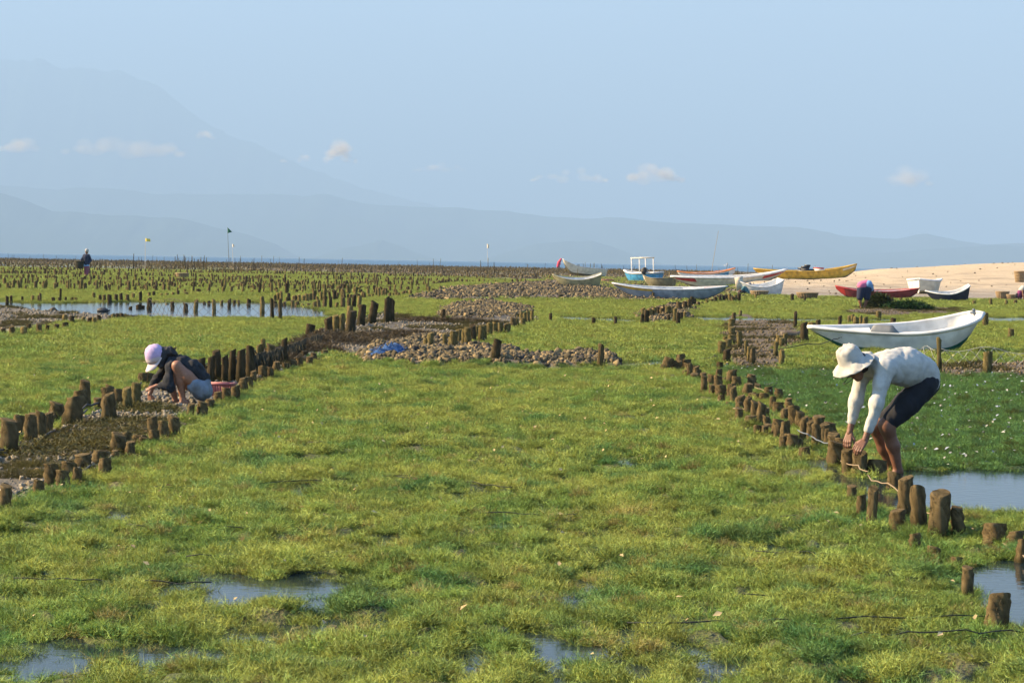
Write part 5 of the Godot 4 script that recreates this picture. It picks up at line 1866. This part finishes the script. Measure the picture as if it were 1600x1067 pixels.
func build_small_things():
	# ropes along the right-hand row
	rope("rope", seen_line([1357, 742, 772, 1388, 755, 797, 1425, 779, 810, 1431, 797, 816, 1458, 800, 822, 1487, 811, 826, 1526, 828, 845, 1566, 846, 852, 1600, 868, 880, 1640, 890, 905]), 0.0048, M.rope_pale, "pale frayed rope slung along the near stakes on the right")
	rope("rope", seen_line([1314, 720, 735, 1342, 727, 752, 1357, 737, 765]), 0.0048, M.rope_pale, "short pale rope between the stakes at the bending person's hands")
	rope("rope", seen_line([1247, 672, 700, 1262, 678, 703, 1276, 687, 706, 1300, 692, 712]), 0.0055, M.rope_blue, "blue grey rope round the three slim stakes left of the bending person")
	rope("rope", seen_line([1172, 602, 612, 1190, 608, 616, 1211, 615, 622, 1228, 640, 650, 1240, 648, 662]), 0.007, M.rope_pale, "thin pale cord over the stakes at the edge of the dark green plot")
	rope("rope", seen_line([1146, 638, 652, 1180, 639, 655, 1203, 638, 655]), 0.007, M.rope_pale, "cord across the little pool in the right double row")
	# ropes along the left-hand row
	rope("rope", seen_line([-40, 694, 735, 0, 685, 706, 22, 678, 700, 55, 669, 684, 98, 653, 662, 135, 632, 655, 158, 623, 642, 189, 611, 636, 220, 598, 622]), 0.011, M.rope_dark, "dark rope twisted along the left row of stakes, near the picture's edge")
	rope("rope", seen_line([-40, 715, 740, 0, 703, 718, 50, 688, 702, 80, 674, 690, 135, 640, 658]), 0.010, M.rope_dark, "lower dark rope sagging under the left row of stakes")
	rope("rope", seen_line([300, 575, 594, 328, 567, 590, 340, 563, 588, 375, 556, 590, 398, 548, 588, 414, 545, 566, 446, 538, 560, 484, 520, 528, 512, 516, 526, 534, 514, 522]), 0.011, M.rope_dark, "dark rope along the stakes beyond the squatting girl")
	rope("rope", seen_line([534, 510, 520, 560, 495, 508, 578, 490, 504, 604, 484, 502]), 0.010, M.rope_dark, "dark rope tying the leaning stakes at the gravel")
	rope("rope", seen_line([10, 797, 796, 25, 770, 780, 60, 752, 765, 98, 745, 762, 140, 728, 742, 175, 712, 722]), 0.010, M.rope_dark, "dark rope trailing along the path's near edge, lower left")
	rope("rope", seen_line([272, 652, 656, 290, 648, 652, 305, 640, 645, 330, 622, 628, 362, 606, 612, 392, 592, 600]), 0.011, M.rope_blue, "blue grey rope among the low stakes in front of the pink basket")
	rope("rope", seen_line([1130, 547, 552, 1190, 549, 556, 1262, 537, 556, 1303, 530, 551, 1316, 527, 551]), 0.009, M.rope_dark, "mooring rope running from the white boat's bow to the gravel patch")
	rope("rope", seen_line([1078, 563, 566, 1100, 560, 566, 1122, 556, 566]), 0.008, M.rope, "rope from the leaning stakes to the gravel patch")
	# cultivation lines hidden in the near plot
	var lines := [[240, 762, 640, 742], [200, 822, 470, 826], [290, 868, 560, 866], [620, 745, 800, 760], [1180, 860, 1340, 868], [1160, 930, 1440, 922], [980, 975, 1540, 962], [1330, 990, 1600, 985], [700, 800, 900, 806], [1220, 805, 1360, 812], [20, 905, 330, 912], [480, 690, 760, 700]]
	lines.sort_custom(func(u, v): return u[1] < v[1])
	for i in lines.size():
		var l: Array = lines[i]
		var pts := []
		for k in 13:
			var p := gp(lerpf(l[0], l[2], k / 12.0), lerpf(l[1], l[3], k / 12.0), 0.05)
			p.y += rng.randf_range(-0.012, 0.012)
			pts.append(p)
		rope("cultivation_line", pts, 0.0035, M.rope_dark, "thin dark line through the near plot's weed, %s counted from the top" % nth(i), "cultivation lines in the near plot", "line")
	# nets of wire
	var a := gp(1468, 577)
	var b := gp(1610, 579)
	var net := thing("wire_fence", "sagging diamond wire fence in front of the white boat's stern", "fence", a)
	part("netting", wire_net(Vector3.ZERO, b - a, 0.36, 0.33, 0.105, 0.0035), M.wire, net)
	a = gp(1425, 574)
	b = gp(1466, 577)
	net = thing("wire_fence", "short wire fence behind the bending person's back", "fence", a)
	part("netting", wire_net(Vector3.ZERO, b - a, 0.30, 0.38, 0.105, 0.0035), M.wire, net)
	var px := [[232, 490, 302, 494], [302, 494, 410, 496], [410, 496, 500, 494]]
	for i in 3:
		a = gp(px[i][0], px[i][1])
		b = gp(px[i][2], px[i][3])
		net = thing("wire_fence", ["wire netting on the pond's near bank, left end by the thick dark stake", "middle stretch of wire netting along the pond's near bank", "right end of the wire netting on the pond's near bank"][i], "fence", a)
		part("netting", wire_net(Vector3.ZERO, b - a, 0.42, 0.42, 0.14, 0.005), M.rope, net)
	# dark net curtain that hangs along the left row
	var drop := [[270, 590, 606], [330, 578, 596], [380, 560, 592], [430, 548, 580], [480, 530, 552], [530, 515, 528]]
	var hang := st()
	for i in drop.size() - 1:
		for k in 150:
			var f := rng.randf()
			var x: float = lerpf(drop[i][0], drop[i + 1][0], f)
			var y0: float = lerpf(drop[i][1], drop[i + 1][1], f) - rng.randf_range(-2.0, 3.0)
			var y1: float = lerpf(drop[i][2], drop[i + 1][2], f)
			var p := seen(x, y0, y1)
			var e := Vector3(p.x + rng.randf_range(-0.04, 0.04), maxf(0.02, p.y * rng.randf_range(-0.2, 0.5)), p.z + rng.randf_range(-0.03, 0.06))
			tube(hang, [p, p.lerp(e, 0.5) + Vector3(rng.randf_range(-0.03, 0.03), 0, 0.02), e], rng.randf_range(0.006, 0.016), 3)
	tag(part("hanging_net", done(hang), M.weed_dark), "dark weed-clogged net hanging from the stakes beyond the squatting girl", "net", "", "stuff")
	# heaps of dried and fresh weed
	for h in [[470, 548, 0.8, 0.7, 0.16], [520, 535, 0.9, 0.9, 0.2], [565, 532, 0.9, 0.9, 0.16], [420, 565, 0.7, 0.6, 0.14], [640, 526, 0.9, 0.5, 0.14]]:
		weed_heap("dried_weed", "brown dried weed and old net heaped on the gravel along the left stakes", "dried weed", on(h[0], h[1]), h[2], h[3], h[4], 3500, Color(0.10, 0.082, 0.05), 0.003, 0.10)
	weed_heap("dried_weed", "flat dark dried weed in front of the far stone heap", "dried weed", on(690, 503), 1.6, 0.8, 0.12, 3000, Color(0.085, 0.068, 0.04), 0.004, 0.12)
	for h in [[150, 690, 0.7, 1.3], [110, 705, 0.6, 1.0], [195, 668, 0.6, 1.2]]:
		weed_heap("path_weed", "green brown weed lying on the path at lower left", "weed", on(h[0], h[1]), h[2], h[3], 0.06, 5000, Color(0.11, 0.105, 0.035), 0.0022, 0.055)
	weed_heap("path_weed", "green brown weed around the squatting girl's feet", "weed", on(222, 641), 0.4, 0.8, 0.05, 4000, Color(0.10, 0.10, 0.03), 0.0022, 0.055)
	tag(weed_heap("weed_pile", "tall round pile of dark green weed beside the person in pink and blue", "weed pile", on(1374, 481), 0.62, 0.5, 0.62, 3500, Color(0.045, 0.06, 0.015), 0.016, 0.16), "", "", "", "thing")
	tag(weed_heap("weed_pile", "long low pile of dark green weed before the navy boat", "weed pile", on(1420, 483), 1.05, 0.5, 0.3, 3500, Color(0.03, 0.075, 0.018), 0.016, 0.16), "", "", "", "thing")
	# the pink basket behind the girl
	var p := on(342, 618)
	var o := thing("basket", "pink plastic laundry basket standing behind the squatting girl", "basket", p)
	o.rotation.y = -0.12
	var s := st()
	var sz := Vector3(0.33, 0.14, 0.26)
	for side in [Vector3(0, 0, 1), Vector3(0, 0, -1), Vector3(1, 0, 0), Vector3(-1, 0, 0)]:
		var wide: float = sz.x if side.z != 0.0 else sz.z
		var deep: float = sz.z if side.z != 0.0 else sz.x
		var along := Vector3(side.z, 0, -side.x)
		var n := int(wide / 0.032)
		for k in n + 1:
			var u := (float(k) / n - 0.5) * wide
			var lo: Vector3 = side * deep * 0.42 + along * u * 0.84
			var hi: Vector3 = side * deep * 0.5 + along * u + Vector3(0, sz.y, 0)
			tube(s, [lo, hi], 0.010, 4)
		for g in 6:
			var f := g / 6.0
			tube(s, [side * deep * lerpf(0.42, 0.5, f) - along * wide * lerpf(0.42, 0.5, f) + Vector3(0, sz.y * f, 0), side * deep * lerpf(0.42, 0.5, f) + along * wide * lerpf(0.42, 0.5, f) + Vector3(0, sz.y * f, 0)], 0.009, 4)
	part("lattice", done(s), M.plastic_pink, o)
	s = st()
	for side in [-1.0, 1.0]:
		box(s, Vector3(0, sz.y, side * sz.z * 0.5), Vector3(sz.x + 0.03, 0.024, 0.026))
		box(s, Vector3(side * sz.x * 0.5, sz.y + 0.002, 0), Vector3(0.026, 0.024, sz.z))
	part("rim", done(s), M.plastic_pink, o)
	s = st()
	box(s, Vector3(0, 0.01, 0), Vector3(sz.x * 0.84, 0.012, sz.z * 0.84))
	part("base", done(s), M.plastic_pink, o)
	# woven baskets
	var at := on(1262, 468.5)
	basket("low woven basket on the grass behind the lone canal stake", at, 0.55, 0.36, M.wicker_dark)
	basket("wide woven basket beside the crouching person in teal", on(1187, 463.5), 0.5, 0.3, M.wicker)
	basket("tall woven basket high on the sand at the right edge", on(1594, 441), 0.36, 0.72, M.wicker)
	basket("round woven basket on the shore by the person in white", on(1567, 467), 0.38, 0.4, M.wicker)
	basket("dark woven basket next to the person in white at the far right", on(1582, 469), 0.3, 0.3, M.wicker_dark)
	basket("pale round basket among the stake rows on the far left", on(284, 436), 0.48, 0.42, M.wicker)
	at = on(950, 441)
	var tray := basket("low basket with a red rim on the grass between the khaki and the blue boat", at, 0.55, 0.22, M.wicker)
	(tray.get_node("rim") as MeshInstance3D).material_override = M.plastic_pink
	var who := on(134.5, 433)
	basket("dark green basket held at the hip by the walking person in navy", who + Vector3(-0.52, 0.62, 0.1), 0.32, 0.55, M.weed_dark)
	# flags and poles
	flag("small yellow flag on a thin dark pole, far left", 226.5, 372, 224, 330.0, Vector2(0.62, 0.42), M.flag_yellow, false)
	flag("dark green pennant on a tall pale pole, left of the middle", 355, 355, 356, 330.0, Vector2(0.55, 0.75), M.flag_green, true)
	flag("tiny cream flag just right of the green pennant", 362.5, 381, 362, 420.0, Vector2(0.3, 0.5), M.flag_white, false)
	flag("small cream flag near the middle of the horizon", 761, 381, 761, 420.0, Vector2(0.35, 0.65), M.flag_white, false)
	s = st()
	var d := 300.0
	tube(s, sag(gp(1112, 425), ap(1123, 361, 285.0), -0.15, 6), [0.05, 0.05, 0.045, 0.04, 0.035, 0.025, 0.02], 6)
	tag(part("pole", done(s), M.bamboo), "tall leaning whitish bamboo pole behind the white boats", "pole")
	# odds and ends
	at = on(606, 553)
	s = st()
	var n := FastNoiseLite.new()
	n.seed = 70
	n.frequency = 3.0
	var bump := func(i: int, k: int) -> Vector3:
		var u: float = i / 14.0
		var v: float = k / 9.0
		var y: float = maxf(0.0, sin(u * PI) * sin(v * PI)) * (0.13 + 0.12 * n.get_noise_2d(u * 4.0, v * 4.0)) * (0.5 + u)
		return Vector3((u - 0.5) * 0.62, y + 0.01 + gh(at.x + (u - 0.5) * 0.62, at.z + (v - 0.5) * 0.5) - at.y, (v - 0.5) * 0.5 - (u - 0.5) * 0.25)
	for i in 14:
		for k in 9:
			quad(s, bump.call(i, k), bump.call(i, k + 1), bump.call(i + 1, k + 1), bump.call(i + 1, k))
	for i in 160:
		var q: Vector3 = bump.call(rng.randi() % 14, rng.randi() % 9)
		tube(s, [q, q + Vector3(rng.randf_range(-0.1, 0.1), rng.randf_range(0.0, 0.04), rng.randf_range(-0.1, 0.1))], 0.005, 3)
	var blue := part("blue_net", done(s), M.plastic_blue)
	blue.position = at
	tag(blue, "crumpled bright blue net lying on the gravel behind the stone heap", "net")
	s = st()
	tube(s, [Vector3.ZERO, Vector3(0.12, 0.05, 0.02), Vector3(0.28, 0.06, -0.03), Vector3(0.36, 0.09, -0.05)], [0.022, 0.025, 0.02, 0.012], 7)
	var stick := part("driftwood_stick", done(s), M.paint_wood)
	stick.position = on(566, 563) + Vector3(0, 0.02, 0)
	tag(stick, "dark driftwood stick in front of the blue net", "driftwood")
	s = st()
	tube(s, [Vector3(-0.26, 0, 0.03), Vector3(-0.1, 0.01, 0), Vector3(0.1, 0.0, 0.01), Vector3(0.25, 0.02, -0.03)], [0.085, 0.09, 0.088, 0.08], 12)
	var lg := part("log", done(s), M.paint_wood)
	lg.position = on(1238, 528) + Vector3(0, 0.07, 0)
	tag(lg, "short thick log lying beside the gravel patch near the white boat's bow", "log")
	at = gp(160, 487)
	o = thing("canister", "black plastic canister floating in the pond", "canister", at)
	s = st()
	tube(s, [Vector3(-0.17, 0.03, 0), Vector3(-0.15, 0.03, 0), Vector3(0.1, 0.03, 0), Vector3(0.15, 0.03, 0)], [0.05, 0.075, 0.075, 0.05], 12)
	part("body", done(s), M.paint_black, o)
	s = st()
	tube(s, [Vector3(0.15, 0.03, 0), Vector3(0.21, 0.04, 0)], 0.025, 8)
	tube(s, [Vector3(0.1, 0.1, 0), Vector3(0.0, 0.13, 0), Vector3(-0.1, 0.1, 0)], 0.012, 6)
	part("handle", done(s), M.paint_black, o)
	at = gp(82, 487)
	s = st()
	tube(s, [Vector3(-0.16, 0.0, 0), Vector3(-0.04, 0.05, 0), Vector3(0.02, 0.10, 0), Vector3(0.14, 0.0, 0)], [0.03, 0.06, 0.05, 0.03], 8)
	var stump := part("tree_stump", done(s), M.pole_dark)
	stump.position = at
	tag(stump, "dark root stump at the edge of the sandbank in the pond", "stump")

func build_clouds():
	# faint banks of vapour over the strait, each of many soft puffs: place, width, height (as seen), strength, description
	var banks := [[528, 246, 32, 30, 0.6, "small bright cumulus cloud, the brightest, left of the middle"], [505, 254, 150, 16, 0.4, "faint flat cloud under the brightest cumulus"], [890, 284, 125, 26, 0.42, "pale wide cloud low in the middle of the sky"], [1022, 284, 100, 32, 0.62, "pale peaked cloud right of the middle"], [1422, 290, 70, 36, 0.3, "faint cloud at the right of the sky"], [185, 242, 210, 40, 0.36, "faint long cloud on the slope of the high mountain"], [30, 236, 70, 28, 0.32, "faint cloud at the left edge before the high mountain"], [320, 216, 26, 14, 0.3, "tiny faint cloud before the high mountain"], [685, 268, 90, 16, 0.2, "faint flat cloud left of the pale wide cloud"]]
	var crng := RandomNumberGenerator.new()
	crng.seed = 5
	var m := 6000.0 / FOCAL
	for b in banks:
		var o := thing("cloud", b[5], "cloud", ap(b[0], b[1], 6000.0))
		for i in 16:
			var u := crng.randf_range(-1.0, 1.0)
			var big := 1.0 - absf(u) ** 1.6
			var r: float = b[3] * (0.12 + 0.26 * big) * crng.randf_range(0.6, 1.2)
			var f := FogVolume.new()
			f.name = "cloud_puff" if i == 0 else "cloud_puff_%03d" % i
			f.shape = RenderingServer.FOG_VOLUME_SHAPE_ELLIPSOID
			f.size = Vector3(r * crng.randf_range(2.0, 3.2), r * crng.randf_range(1.3, 2.0), r * 2.0) * m
			f.position = Vector3(u * b[2] * 0.48, r * 0.5 + crng.randf() ** 1.5 * (b[3] * 0.9 - r) * big, crng.randf_range(-20, 20)) * m
			var fm := FogMaterial.new()
			fm.density = 0.42 * b[4] / (r * 2.0 * m)
			fm.albedo = Color(1.0, 1.0, 1.0)
			f.material = fm
			o.add_child(f, true)
